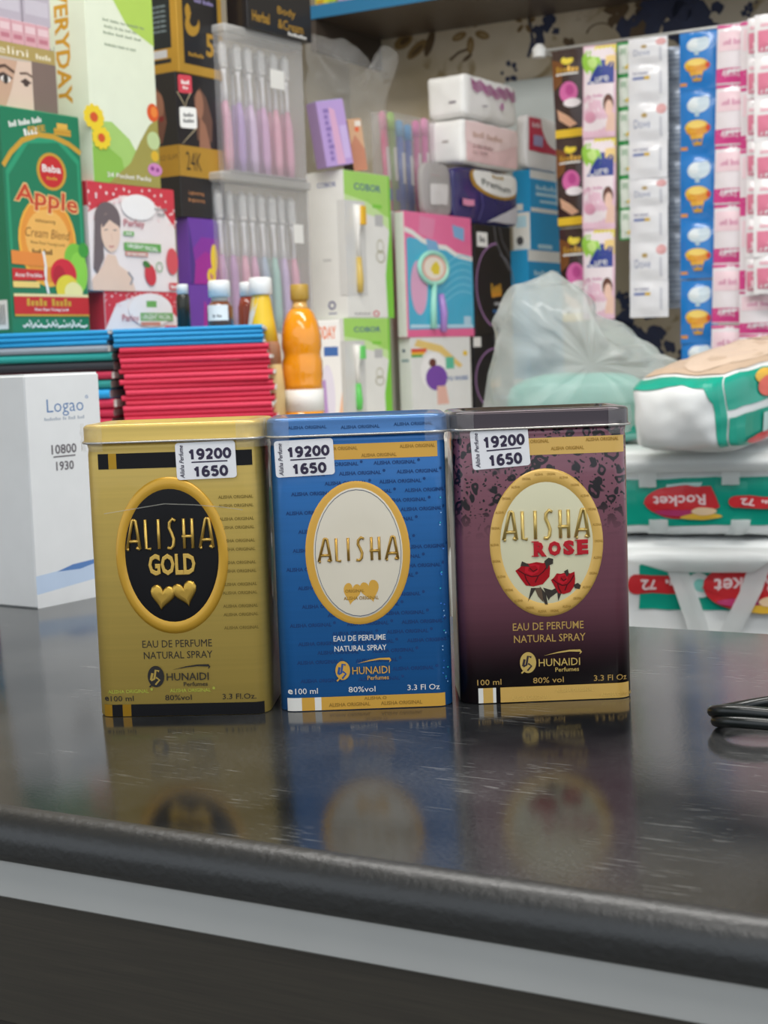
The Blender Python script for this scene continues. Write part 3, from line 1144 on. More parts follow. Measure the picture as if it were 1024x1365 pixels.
draw(mb, FT, TW, THH, [('r', M(random.choice(('3fd0d8', '4a8af0', '9fd0ff')), rough=.2, metal=.6), u, v, u + .008, v + .004) for u, v in [(.94 + .03 * random.random(), .05 + .7 * random.random()) for _ in range(26)]], off0=.0003)
mb.build('hologram_strip', tb)
lids_of(tb, M('274f80', metal=.5), 1)
film_puckers(tb, 2)
sticker(tb, .03, .365, .805, .927, 1.5)

# --- rose
ROSEM = tin_metal('plum_tin', '84505e', dark='160c10', rough=.30, metal=.35, leopard=True)
tr = make_tin('dark plum perfume tin lettered ALISHA ROSE on a cream oval with red roses', 730, 935, 1.2, ROSEM, tin_metal('plum_lid', '33282e', rough=.22, metal=.8))
YG2 = M('deb25a', rough=.35, metal=.25, coat=.4)
CR2 = M('dcd6b2', rough=.4, coat=.4)
it = [('r', YG2, .125, .846, .985, .903), ('r', WH, .10, .003, .128, .055), ('r', YG2, .128, .003, .185, .055), ('r', WH, .185, .003, .203, .055), ('r', YG2, .228, .003, .99, .055)]
bands(tr, it)
it = [('t', BR, 'ALISHA ORIGINAL', .45 + .2 * k, .892 - .026 * (k % 2), .19, .012, 0, .02) for k in range(3)] + [('t', M('ecc56a', rough=.3, metal=.5), 'ALISHA ORIGINAL', .40 + .26 * k, .017 + .02 * (k % 2), .22, .013, 0, .02) for k in range(3)]
mb = MB(); draw(mb, FT, TW, THH, it, off0=.0004, step=.000005); mb.build('band_print', tr)['kind'] = 'stuff'
mb = MB(); oval(mb, .517, .547, .327, .253, 0, .0009, YG2, inner=.80); mb.build('oval_frame', tr)
mb = MB(); oval(mb, .517, .548, .276, .224, .0001, .0006, CR2); mb.build('oval_panel', tr)
mb = MB()
it = []
for k in range(26):
    a = 2 * math.pi * k / 26
    it.append(('t', BR, 'ALISHA' if k % 2 else 'ORIGINAL', .517 + .30 * math.cos(a), .547 + .235 * math.sin(a), .05, .009, 0, .015))
draw(mb, FT, TW, THH, it, off0=.00095, step=.000003); mb.build('frame_print', tr)
mb = MB(); alisha(mb, .515, .61, .49, .096, .0009, M('d8ba6c', rough=.3, metal=.6), .0009); mb.build('embossed_name', tr)
mb = MB()
REDL = M('b81624', rough=.4, spec=.3)
for ch, x0, w in (('R', 0, .23), ('O', .26, .23), ('S', .53, .2), ('E', .78, .2)):
    vs, fs = text_mesh(ch, .045, .05, .02)
    mb.add([(-TW / 2 + (.598 + .32 * (x0 + w / 2 - .49 + v.x * w)) * TW, -TD / 2 - .0010 - v.z * .010, (.528 + v.y * .050 + (x0 - .4) * .004) * THH) for v in vs], fs, REDL)
    if ch in 'RE':
        for yy in (-.5, .47):
            x = .598 + .32 * (x0 - .49)
            mb.box(-TW / 2 + (x - .012) * TW, -TD / 2 - .0016, (.528 + yy * .05) * THH, -TW / 2 + (x + .03) * TW, -TD / 2 - .0010, (.528 + (yy + .05) * .05) * THH, REDL)
mb.build('embossed_word', tr)


def rose_bloom(items, cu, cv, ru, rv, seed):
    rnd = random.Random(seed)
    base, dk, lt = M('a80c18', rough=.5, spec=.2), M('560610', rough=.5, spec=.2), M('c4182a', rough=.5, spec=.2)
    items.append(('p', base, [(cu + ru * x, cv + rv * y) for x, y in ((-1.05, .25), (-.8, .45), (-.55, .8), (-.2, .75), (.2, .85), (.6, .75), (.95, .9), (1.0, .3), (.95, -.3), (.55, -.85), (0, -1.0), (-.45, -.9), (-.7, -.45))]))
    items.append(('p', lt, [(cu + ru * x, cv + rv * y) for x, y in ((-.45, .6), (.0, .75), (.4, .6), (.3, .1), (-.1, -.15), (-.5, .1))]))
    items.append(('p', base, [(cu + ru * x, cv + rv * y) for x, y in ((-.25, .5), (.15, .6), (.3, .3), (.05, .05), (-.3, .2))]))
    for q in (((-.9, .3), (-.5, -.05), (-.1, -.25), (.3, -.2)), ((.9, .6), (.6, .1), (.3, -.2), (.1, -.7)), ((-.5, -.1), (-.4, -.5), (-.2, -.9)), ((-.2, .4), (.0, .15), (.25, .3))):
        items.append(('l', dk, [(cu + ru * x, cv + rv * y) for x, y in q], .0006))


STEM = M('2e2418', rough=.5)
LEAF = M('5b4631', rough=.5)
it = [('p', STEM, [(.47, .40), (.505, .375), (.515, .335), (.50, .335), (.485, .36)]), ('p', STEM, [(.49, .395), (.54, .385), (.59, .40), (.585, .382), (.53, .36), (.52, .35)]),
      ('p', LEAF, [(.44, .395), (.48, .395), (.49, .345), (.46, .365)]), ('p', STEM, [(.42, .395), (.45, .395), (.40, .348), (.41, .37)]), ('p', STEM, [(.57, .385), (.60, .38), (.575, .347)])]
rose_bloom(it, .435, .445, .098, .045, 1)
rose_bloom(it, .608, .410, .068, .040, 2)
it += [('p', STEM, [(.50, .485), (.525, .497), (.552, .492), (.55, .476), (.525, .470), (.515, .455)]), ('p', STEM, [(.363, .472), (.372, .488), (.405, .478), (.418, .468)]), ('p', STEM, [(.665, .40), (.69, .407), (.708, .398), (.70, .385), (.675, .388)]), ('p', STEM, [(.612, .448), (.635, .455), (.64, .438), (.628, .428)])]
mb = MB(); draw(mb, FT, TW, THH, it, off0=.0009, step=.00001); mb.build('printed_roses', tr)
GT = M('c9a25a', rough=.35, metal=.6)
it = [('t', GT, 'EAU DE PERFUME', .515, .262, .41, .026, 0, .004), ('t', GT, 'NATURAL SPRAY', .522, .220, .415, .026, 0, .004),
      ('t', GT, '100 ml', .165, .075, .14, .020, 0, .006), ('t', GT, '80% vol', .508, .075, .178, .020, 0, .006), ('t', GT, '3.3 Fl Oz', .87, .075, .195, .020, 0, .006)]
logo(it, .515, .138, M('d8b765', rough=.3, metal=.5), M('2a1a22'), .98)
mb = MB(); draw(mb, FT, TW, THH, it); mb.build('printed_text', tr)
film_puckers(tr, 3)
sticker(tr, .10, .43, .808, .940, 3.2)

# ------------------------------------------------------------------ cable coil on the counter
mb = MB()
cc = G(1058, 972, COUNTER_Z)
pts = []
for k in range(0, 90):
    a = R(-20 + k * 9)
    turn = k / 40
    rad = 0.031 + 0.004 * math.sin(turn * 2.3)
    pts.append((cc.x + 0.0065 * (turn % 2 - .5) * -1 + rad * math.cos(a), cc.y + 0.62 * rad * math.sin(a) + .004 * math.sin(turn), COUNTER_Z + .0024 + .0042 * turn + .002 * math.sin(a * 2)))
mb.tube(pts, .0029, M('0f1514', rough=.28, coat=.2), n=10)
tag(mb.build('cable_coil'), 'coil of black cable lying on the worktop beside the dark plum tin', 'cable')

# ------------------------------------------------------------------ white bottle carton with a blue brand name
g = fit(41, -14, 139, 500, 812, Y=G(41, 812, COUNTER_Z).y, zb=COUNTER_Z, phi=35)
tl = carton('warmer_carton', 'white carton lettered Logao standing at the back of the counter', 'box', g, M('eceded', rough=.45),
            prints={'front': [('t', M('5d82b4'), 'Logao', .52, .855, .50, .075, 0, -.004), ('g', M('5d82b4'), .82, .895, .02, .007, .4), ('b', M('b4bcc6'), (9, 2, 4, 4), .50, .808, .55, .014, 0, 0),
                              ('t', M('6a6468'), '10800', .47, .675, .34, .042, 0, .02), ('r', M('6a6468'), .32, .640, .62, .646), ('t', M('6a6468'), '1930', .47, .602, .24, .040, 0, .02),
                              ('p', M('c6d8f0'), [(0, 0.0), (1, 0.0), (1, .175), (.6, .155), (0, .14)]), ('p', M('eceded', rough=.45), [(.0, .0), (1, .0), (1, .09), (0, .06)]),
                              ('p', M('5b86c4'), [(.28, .145), (.5, .165), (.95, .175), (.97, .165), (.6, .14)])]}, bevel=.0012)

# =================================================================== LEFT SHELF: FOLDERS
FOLD_TOP = 1.170
FCOL = {'blue': 'blue', 'red': 'red'}
def folder_set(px0, px1, Y, rz, seq, group, depth, place):
    """a pile of document folders, spines to the customer; seq from the top down: (colour name, hex, thickness)"""
    a, b = P(px0, 480, Y).xy, P(px1, 480, Y).xy
    wid = (b - a).length / math.cos(R(rz)) * 1.0
    z = FOLD_TOP
    rnd = random.Random(len(seq))
    total = sum(q[2] for q in seq)
    cen = (a + b) / 2
    back = Matrix.Rotation(R(rz), 2) @ Vector((0, depth / 2))
    count = {}
    for k, (cn, hx, th) in enumerate(seq):
        z -= th
        dx, dy = (rnd.random() - .5) * .006, (rnd.random() - .5) * .003
        if cn == 'crimson' and rz > -5:
            dx += .009 * min(1, k / 10)
        count[cn] = count.get(cn, 0) + 1
        ORD = 'topmost second third fourth fifth sixth seventh eighth ninth tenth eleventh twelfth thirteenth fourteenth fifteenth sixteenth seventeenth eighteenth nineteenth twentieth twenty-first twenty-second twenty-third'.split()
        same = sum(1 for q in seq if q[0] == cn)
        lab = ('%s %s paper folder counted down the %s' % (ORD[count[cn] - 1], cn, place)) if same > 1 else '%s paper folder in the %s' % (cn, place)
        t = thing('paper_folder', lab, 'folder', (cen.x + back.x + dx, cen.y + back.y + dy, z), rz + (rnd.random() - .5) * 1.2, group)
        c = M(hx, rough=.55, var=.08, scale=25)
        mb = MB()
        w, q = wid / 2, .0008
        h = th * .94
        mb.box(-w, -depth / 2 + h / 2, 0, w, depth / 2, q, c)
        mb.box(-w, -depth / 2 + h / 2, h - q, w, depth / 2, h, c)
        sp = [(-depth / 2 + h / 2 - h / 2 * math.sin(math.pi * j / 6), h / 2 - h / 2 * math.cos(math.pi * j / 6)) for j in range(7)]
        vs = [(x, y, zz) for x in (-w, w) for y, zz in sp]
        mb.add(vs, [(j, j + 7, j + 8, j + 1) for j in range(6)], c, True)
        mb.build('cover', t)
        mb = MB()
        mb.box(-w + .004, -depth / 2 + h * .45, q, w + (.002 if k % 3 == 0 else -.002), depth / 2 - .006, h - q, M('e9e6df', rough=.7))
        mb.build('paper_sheets', t)


RED, BLU = 'd5274a', '1899d6'
seqR = [('blue', BLU, .0052)] * 4 + [('crimson', RED, .0062), ('crimson', 'cb1f42', .0055), ('crimson', 'dc3355', .006)] * 7 + [('crimson', RED, .0055)]
tot = sum(q[2] for q in seqR)
seqL = [('blue', BLU, .0050)] * 3 + [('grey', '8f9aa6', .0075), ('teal', '1f9a96', .0085), ('black', '23262e', .0105), ('crimson', 'b41f44', .0085), ('teal', '1f8a86', .0095), ('blue', BLU, .0100)] + [('crimson', 'c02248', .0095)] * 7
seqR = [(a, b, c * (FOLD_TOP - TABLE_Z) / tot) for a, b, c in seqR]
totL = sum(q[2] for q in seqL)
seqL = [(a, b, c * (FOLD_TOP - TABLE_Z) / totL) for a, b, c in seqL]
folder_set(152, 350, 1.72, 3.0, seqR, 'folders in the crimson and blue pile', .21, 'pile of mostly crimson folders')
folder_set(-70, 149, 1.735, -7.0, seqL, 'folders in the mixed colour pile', .20, 'mixed colour pile behind the Logao carton')

# =================================================================== LEFT SHELF: CARTONS
WPAP = M('ecebe6', rough=.45)
GRN, DGR = M('0d7a55', rough=.35, coat=.3), M('0a4a38', rough=.4)
ORG = M('e8963a', rough=.4)
GLD = M('d9a93f', rough=.35, metal=.3)
RD = M('c8282c', rough=.4)
g = fit(8, -40, 112, 140, 440, zb=FOLD_TOP)
urdu = []
for k in range(15):
    x = .12 + .055 * k
    urdu += [('l', WPAP, [(x, .035 + .01 * math.sin(k * 2.1)), (x + .025, .028), (x + .05, .04 + .012 * math.sin(k * 1.3)), (x + .06, .033)], .0022)]
    if k % 2:
        urdu.append(('e', WPAP, x + .03, .055, .008, .005))
apple = carton('apple_cream_carton', 'tall green carton lettered Apple with printed fruit', 'box', g, GRN, {'top': M('3c9a66')},
    {'front': [('p', M('2a9a70', rough=.35), [(.03, .35), (.03, .72), (.3, .88), (.7, .9), (.97, .8), (.97, .35)]), ('p', GRN, [(.06, .35), (.06, .70), (.32, .85), (.7, .87), (.94, .78), (.94, .35)]),
               ('l', GLD, [(.0, .74), (.1, .80), (.25, .86), (.45, .895), (.65, .895), (.85, .87), (1.0, .835)], .006),
               ('b', WPAP, (4, 6, 5), .30, .945, .42, .026, 12, .012), ('b', WPAP, (4,), .36, .905, .18, .03, 12, .02), ('t', GLD, 'FREE', .44, .92, .22, .028, 10, .03),
               ('r', GLD, .66, .905, .88, .935), ('r', M('e0b04a'), .70, .935, .84, .96), ('r', M('c98f2e'), .66, .918, .88, .922),
               ('e', GLD, .60, .735, .19, .085), ('e', RD, .60, .735, .155, .072), ('t', WPAP, 'Baba', .60, .748, .24, .034, 0, .02), ('b', GLD, (5,), .60, .705, .14, .014, 0, .01),
               ('e', M('f0b040'), .50, .415, .37, .205), ('e', ORG, .50, .42, .34, .19), ('e', M('f2b65e'), .50, .43, .28, .13),
               ('t', M('f6d08a'), 'Apple', .52, .600, .83, .118, -6, .05), ('t', M('c8472a'), 'Apple', .52, .600, .80, .108, -6, .02),
               ('t', M('6b4a22'), 'Whitening', .48, .505, .26, .022, 0, .005), ('t', M('7d4a20'), 'Cream Blend', .50, .452, .56, .042, -2, -.004, .2), ('t', M('7a5a2c'), 'New Face Young Look', .50, .405, .44, .018, -2, .004), ('b', M('6b4a22'), (4, 4), .42, .368, .26, .024, 0, .01),
               ('e', M('7cc242'), .84, .34, .14, .075), ('e', M('8ed04a'), .88, .28, .12, .095), ('e', M('3f9a3c'), .96, .385, .07, .035, 20),
               ('e', M('d5283a'), .68, .27, .17, .072), ('e', M('b81c30'), .62, .26, .08, .05), ('e', M('e6cf3e'), .72, .205, .15, .062), ('e', M('efe3a0'), .80, .19, .12, .045),
               ('l', WPAP, [(.43, .37), (.45, .30), (.44, .24), (.47, .18)], .004),
               ('p', M('e88a3c'), [(.03, .37), (.42, .36), (.44, .30), (.03, .31)]), ('p', RD, [(.03, .29), (.42, .285), (.44, .24), (.03, .235)]), ('t', WPAP, 'Acne Freckles', .23, .262, .34, .02, 0, .008), ('r', M('f0cf78'), .03, .205, .36, .232),
               ('r', M('e9d9a0'), .03, .165, .99, .178), ('r', RD, .03, .085, .99, .165), ('b', GLD, (5, 5), .47, .140, .58, .034, 0, .03), ('t', WPAP, 'New Face Young Look', .50, .105, .44, .018, 0, .01), ('r', GLD, .03, .076, .99, .085)] + urdu,
     'left': [('r', WPAP, .45, .02, .9, .15)] + [('r', M('3a3a3a'), .50 + .05 * k, .04, .52 + .05 * k, .13) for k in range(7)]})

# two strawberry facial kits, one on the other
PINKW = M('f1e6e4', rough=.4)
BERRY = M('d23a48', rough=.4)


def facial_front(full):
    rnd = random.Random(5)
    it = [('p', BERRY, [(0, 1), (1, 1), (1, .62), (.85, .80), (.62, .90), (.40, .90), (.2, .82), (0, .72)] if full else [(0, 1), (1, 1), (1, .3), (.75, .85), (.45, .92), (.15, .7), (0, .1)])]
    for k in range(46):
        x = rnd.random()
        it.append(('e', M('f3d5d5'), x, .98 - rnd.random() * (.34 if abs(x - .5) > .25 else .16), .008 + .006 * rnd.random(), .010 + .008 * rnd.random()))
    if full:
        sk, hr = M('e9c9b4'), M('6f6264')
        it += [('e', hr, .20, .655, .145, .17), ('p', hr, [(.06, .66), (.14, .62), (.14, .30), (.06, .16), (.02, .2)]), ('p', sk, [(.0, .0), (.0, .10), (.12, .22), (.18, .34), (.27, .33), (.30, .24), (.42, .17), (.48, .0)]),
               ('e', sk, .225, .545, .105, .185), ('p', hr, [(.12, .66), (.22, .74), (.33, .68), (.33, .60), (.22, .66), (.14, .58)]),
               ('l', hr, [(.155, .56), (.195, .57)], .0012), ('l', hr, [(.255, .565), (.295, .57)], .0012), ('l', M('c47a78'), [(.20, .415), (.225, .408), (.255, .416)], .0018), ('l', M('d8ac98'), [(.232, .53), (.238, .47), (.228, .46)], .0009),
               ('l', M('8f8f98'), [(.40, .18), (.45, .12), (.42, .06)], .003),
               ('e', M('f7f3f1'), .56, .80, .20, .12), ('t', M('b2475a'), 'Parley', .50, .635, .24, .085, 0, .006), ('r', M('6fae5c'), .37, .525, .49, .565), ('b', WPAP, (4,), .43, .545, .07, .022, 0, .02),
               ('r', M('64a852'), .37, .385, .80, .46), ('t', WPAP, 'URGENT FACIAL', .585, .42, .36, .042, -3, .02), ('r', M('d08a78'), .38, .335, .64, .375), ('b', WPAP, (3, 4, 7), .51, .355, .22, .022, 0, .02),
               ('e', BERRY, .66, .16, .065, .105, 15), ('e', M('3f7a3a'), .62, .26, .045, .03, -20), ('e', M('d9545c'), .93, .30, .07, .13), ('g', M('5f9a54'), .77, .24, .04, .05, .2), ('r', BERRY, .88, .02, .985, .09), ('b', WPAP, (3,), .93, .055, .07, .04, 0, .02), ('b', M('8f8f8f'), (6, 5), .82, .80, .15, .03, 0, .01), ('b', M('8f8f8f'), (4,), .82, .75, .09, .03, 0, .01)]
    else:
        it += [('e', M('f3ecea'), .60, .55, .30, .42), ('r', M('6fae5c'), .54, .62, .68, .78), ('t', M('b2475a'), 'Parley', .32, .33, .22, .22, 0, .006), ('r', M('64a852'), .45, .28, .90, .48), ('t', WPAP, 'URGENT FACIAL', .675, .38, .40, .13, 0, .02), ('r', M('d08a78'), .45, .16, .72, .25), ('r', BERRY, .78, .06, .95, .16)]
    return it


g = fit(140, 117, 238, 388, 437, zb=FOLD_TOP)
kit2 = carton('facial_kit_carton', 'flat red strawberry facial kit carton lying beneath the upright Parley kit', 'box', g, PINKW, {'left': BERRY, 'top': BERRY}, {'front': facial_front(False)}, group='strawberry facial kits on the folders')
g = fit(119, 106, 234, 241, 388, zb=kit2['top'], depth=.03)
kit = carton('facial_kit_carton', 'strawberry facial kit carton showing a woman, lettered Parley', 'box', g, PINKW, {'top': BERRY}, {'front': facial_front(True), 'left': [('r', BERRY, 0, .78, 1, 1)]}, group='strawberry facial kits on the folders')

# tall tissue display carton
g = fit(117, 64, 206, -70, 238, zb=kit['top'], zt=1.66)
PALE = M('e8efd8', rough=.4)
fl = []
for cu, cv, r_ in ((.04, .34, .11), (.13, .235, .10)):
    fl += [('e', M('f0d22e'), cu + r_ * .95 * math.cos(k * 2 * math.pi / 11), cv + r_ * .42 * math.sin(k * 2 * math.pi / 11), r_ * .42, r_ * .18, math.degrees(math.atan2(math.sin(k * 2 * math.pi / 11) * .42, .95 * math.cos(k * 2 * math.pi / 11)))) for k in range(11)]
    fl.append(('e', M('d8582a'), cu, cv, r_ * .5, r_ * .24))

def squash(items, k=.72):
    out = []
    for q in items:
        q = list(q)
        if q[0] == 'p':
            q[2] = [(u, v * k if v < .9 else v) for u, v in q[2]]
        elif q[0] == 'e':
            q[3] *= k; q[5] *= k
        elif q[0] in 'tb':
            q[4] *= k * 1.12 if q[4] > .5 else k
            q[6] *= .85
        out.append(tuple(q))
    return out


every = carton('tissue_display_carton', 'tall pale green carton with VERYDAY running down its side', 'box', g, PALE, {'top': M('c4dc9a')},
    {'front': squash([('p', M('b4d45e'), [(0, 1), (1, 1), (1, .78), (.6, .86), (0, .9)]), ('p', M('a9cf72'), [(0, 0), (.75, 0), (.7, .15), (.55, .25), (.3, .33), (0, .32)]), ('p', M('8fbf4f'), [(0, 0), (.5, 0), (.42, .14), (.2, .2), (0, .18)]),
               ('p', M('a39a4e'), [(.22, 0), (1, 0), (1, .39), (.86, .34), (.72, .25), (.55, .12), (.35, .05)]), ('e', M('c4d79c'), .92, .26, .1, .05), ('e', M('e05a28'), .93, .415, .09, .05), ('e', M('f08a3c'), .95, .42, .05, .03),
               ('b', M('8a9a80'), (4, 6, 3, 8, 3), .55, .775, .62, .011, 0, 0), ('b', M('8a9a80'), (6, 2, 3, 4, 3), .50, .745, .48, .011, 0, 0), ('b', M('8a9a80'), (6, 4, 4, 4), .52, .715, .56, .011, 0, 0), ('b', M('8a9a80'), (9, 5, 2, 4), .48, .66, .46, .011, 0, 0),
               ('e', M('e0b632'), .93, .175, .06, .03), ('e', M('d58ac4'), .92, .10, .11, .036), ('e', M('8e3f86'), .88, .105, .03, .012), ('e', M('8e3f86'), .96, .10, .025, .012),
               ('t', M('efeae0'), '24 Pocket Packs', .52, .045, .66, .022, 0, .02)] + fl),
     'left': [('t', M('d8a02c'), 'EVERYDAY', .40, .548, .49, .36, -90, .03), ('t', M('9aa69c'), '24 x Pocket', .13, .38, .30, .12, -90, .0)]})

# face cream carton on the apple carton, small packets on it
g = fit(-46, -80, 74, 44, 136, m=-.012, zb=apple['top'], depth=.05)
sk = M('c9a48c')
eyes = carton('face_cream_carton', 'face cream carton with a printed pair of eyes under a gold strip', 'box', g, M('c4b6a8'), {'top': M('8f8577')},
    {'front': [('r', M('b09a5c'), 0, .78, 1, 1), ('t', M('efe6d0'), 'elini', .52, .885, .34, .12, 0, .0), ('b', M('e6dcc0'), (5,), .86, .87, .18, .08, 0, .0), ('r', M('7d6a62'), .72, 0, 1, .78), ('r', sk, 0.2, 0, .72, .74), ('p', M('ddc4b2'), [(.40, .0), (.72, .0), (.72, .76), (.56, .74), (.48, .3)]),
               ('p', M('4a3a34'), [(.30, .48), (.40, .54), (.50, .47), (.42, .36)]), ('e', M('efe8e2'), .42, .44, .055, .05), ('e', M('33302e'), .42, .44, .028, .06), ('p', M('4a3a34'), [(.58, .44), (.64, .50), (.71, .44), (.64, .40)]), ('e', M('4a3a36'), .645, .42, .03, .045),
               ('l', M('5a4338'), [(.33, .60), (.42, .64), (.52, .56)], .0035), ('l', M('6a5348'), [(.58, .56), (.66, .58), (.72, .54)], .0025)]})
for k in range(4):
    x0 = -2 + 17 * k
    g = fit(x0, x0 - 12, x0 + 16.2, 22 + 4 * k, 54, m=-.014, zb=eyes['top'], zt=eyes['top'] + .026, depth=.035)
    carton('soap_packet', 'small rose pink packet in the row above the eye print carton', 'packet', g, M('d8a6ae', rough=.4), {'top': M('e3c9cd')},
           {'front': [('r', M('e6c8cc'), .1, .55, .9, .85), ('r', M('c07a88'), .15, .2, .85, .4)]}, group='rose pink packets in a row')
pz = eyes['top'] + .0266
for k in range(2):
    x0 = -8 + 38 * k
    g = fit(x0, x0 - 12, x0 + 36, -10, 26, m=-.016, zb=pz, zt=pz + .034, depth=.035)
    carton('cotton_packet', 'pale lilac grey packet lying over the rose pink packets', 'packet', g, M('b9b0bc', rough=.45), {'top': M('cfc8d0')}, {'front': [('r', M('c9c2cc'), .08, .3, .92, .8)]}, group='lilac grey packets on top')

# black, gold and purple cartons
PUR, PUR2, MAG = M('4b2a86', rough=.35, coat=.3), M('6d3aa6', rough=.35, coat=.3), M('a52a96', rough=.35)
BK = M('17161a', rough=.35, coat=.3)
BGD = M('c99c3c', rough=.35, metal=.4)
mm = -.03
g = fit(255, 238, 290, 380, 600, m=mm, zb=TABLE_Z)
g['h'] = P(255, 380, g['loc'][1]).z - TABLE_Z
pu2 = carton('purple_carton', 'violet carton at the bottom of the black and purple stack', 'box', g, PUR2, None, {'front': [('p', MAG, [(.3, 0), (1, 0), (1, .8), (.6, .9)]), ('p', PUR, [(0, 0), (.14, 0), (.05, 1), (0, 1)])]}, group='purple cartons')
g = fit(253, 236, 292, 290, 380, m=mm, zb=pu2['top'])
pu1 = carton('purple_carton', 'violet and magenta carton with a small yellow bottle print', 'box', g, PUR2, None, {'front': [('p', MAG, [(.06, 0), (1, 0), (1, .45), (.5, .55), (.1, .35)]), ('p', M('8a32a0'), [(.06, .3), (.5, .5), (1, .42), (1, .7), (.4, .72), (.05, .5)]), ('p', PUR, [(0, 0), (.10, 0), (.17, .3), (.0, .95)]), ('e', M('f0cf3a'), .82, .40, .12, .22), ('e', M('f0cf3a'), .70, .13, .15, .12), ('b', M('b04a8a'), (2,), .70, .13, .12, .09, 0, .02)]}, group='purple cartons')
g = fit(238, 203, 297, 95, 290, m=mm, zb=pu1['top'])
hg = carton('hair_colour_carton', 'black carton with printed faces and a gold band lettered 24K', 'box', g, BK, None,
    {'front': [('r', BGD, 0, .285, 1, .50), ('t', M('2a2016'), '24K', .32, .395, .34, .13, 0, .0), ('p', M('6a4a3c'), [(.42, .55), (.75, .55), (.78, .7), (.66, .86), (.52, .92), (.38, .85), (.40, .70)]), ('e', M('a07058'), .50, .80, .09, .10), ('p', M('a07058'), [(.46, .5), (.72, .5), (.62, .66), (.5, .72)]), ('t', M('c98a5a'), 'Lightening', .34, .17, .34, .03, 0, .01), ('t', M('c98a5a'), 'Brightening', .34, .12, .36, .03, 0, .01)],
     'left': [('r', BGD, 0, .285, 1, .50), ('t', M('7a5c28'), 'GOLD GLAM', .52, .42, .85, .035, 0, .0), ('p', M('7a4f40'), [(0, .52), (.4, .52), (.6, .66), (.52, .8), (.3, .9), (0, .92)]), ('e', M('a8745c'), .28, .78, .24, .10), ('e', M('8f2a2a'), .40, .69, .10, .02)]}, group='black and gold cartons')
g = fit(235, 196, 295, -70, 95, m=mm, zb=hg['top'], zt=1.69)
carton('hair_colour_carton', 'black and gold framed carton with a large gold 5', 'box', g, BGD, {'left': BGD},
       {'front': [('r', BK, .12, .07, .90, .98), ('e', BGD, .33, .36, .15, .09, -40), ('e', BK, .37, .40, .09, .06, -40), ('e', BGD, .24, .44, .06, .06), ('t', BGD, '5', .70, .235, .17, .17, 0, .03), ('b', M('8f8f93'), (7,), .84, .25, .13, .03, 0, 0), ('b', M('8f8f93'), (5,), .84, .21, .11, .03, 0, 0), ('b', BGD, (8,), .38, .145, .34, .03, 0, .0), ('b', BGD, (6, 5), .50, .62, .6, .05, 0, .0), ('b', M('9a8fc0'), (4, 6), .60, .54, .42, .03, 0, .01)],
        'left': [('r', M('1b2224'), .02, .18, .78, .99), ('r', M('cfcfd2'), .1, .115, .62, .17), ('r', BK, .05, .075, .75, .105)] + [('b', M('8fa0a4'), (5, 4, 6), .38, .48 - .035 * k, .5, .016, 0, 0) for k in range(6)]}, group='black and gold cartons')


def flat_tag(name, label, x0, x1, y0, y1, Y, col, items, rz=20, string=None):
    a, b = P(x0, (y0 + y1) / 2, Y), P(x1, (y0 + y1) / 2, Y)
    w = (b - a).length
    h = P(x0, y0, Y).z - P(x0, y1, Y).z
    c = (a + b) / 2
    t = thing(name, label, 'tag', (c.x, c.y, c.z - h / 2), rz)
    mb = MB()
    ps = rrect(w, h, w * .12, 3)
    n = len(ps)
    mb.add([(x, -.0006, y + h / 2) for x, y in ps] + [(x, .0006, y + h / 2) for x, y in ps], [tuple(range(n)), tuple(range(n, 2 * n))[::-1]] + [(j, j + n, (j + 1) % n + n, (j + 1) % n) for j in range(n)], col)
    mb.build('tag_card', t)
    mb = MB()
    draw(mb, lambda u, v, o: (-w / 2 + u * w, -.0006 - o, v * h), w, h, items)
    mb.build('tag_print', t)
    if string:
        mb = MB()
        for pq in string:
            mb.tube([Vector(P(x, y, Y)) - Vector((c.x, c.y, c.z - h / 2)) for x, y in pq], .0005, M('b8a888', rough=.6), n=5)
        o = mb.build('string', t)
        o.rotation_euler = (0, 0, R(-rz))
    return t


ty = online(245, 140, .015).y
flat_tag('swing_tag', 'red tag hanging on the black and gold cartons', 236, 257, 100, 124, ty, M('c93b4a'), [('b', WPAP, (4,), .5, .6, .6, .22, 0, .02), ('b', WPAP, (3,), .5, .3, .4, .16, 0, .02)], 40)
flat_tag('swing_tag', 'white tag on a thread in front of the printed face carton', 238, 264, 143, 171, ty - .004, WPAP, [('b', M('3a3a3a'), (6,), .5, .64, .62, .18, 4, .02), ('b', M('3a3a3a'), (6,), .5, .36, .66, .18, 4, .02)], 40,
         string=[[(247, 144), (244, 136), (236, 122)], [(247, 144), (249, 134), (254, 124)], [(262, 171), (250, 184), (243, 192)]])

# small bottles
WCAP = M('eeeeec', rough=.35)


def bottle(name, label, px, Y, zb, prof_px, parts, lab=None, group=None):
    """prof: list of (part name, material, [(half width px, y px)...] top to bottom)"""
    c = P(px, prof_px, Y)
    t = thing(name, label, 'bottle', (c.x, c.y, zb), 0, group)
    k = Y / FPX
    for nm, mat, pr in parts:
        pts = []
        for hw, y in pr:
            z = max(0, P(px, y, Y).z - zb)
            pts.append((hw * k, z))
        mb = MB()
        if pts[0][0] > .0003:
            pts = [(.0002, pts[0][1])] + pts
        if pts[-1][0] > .0003:
            pts = pts + [(.0002, pts[-1][1])]
        mb.lathe(pts[::-1], mat, 20)
        mb.build(nm, t, weld=True)
    return t, k


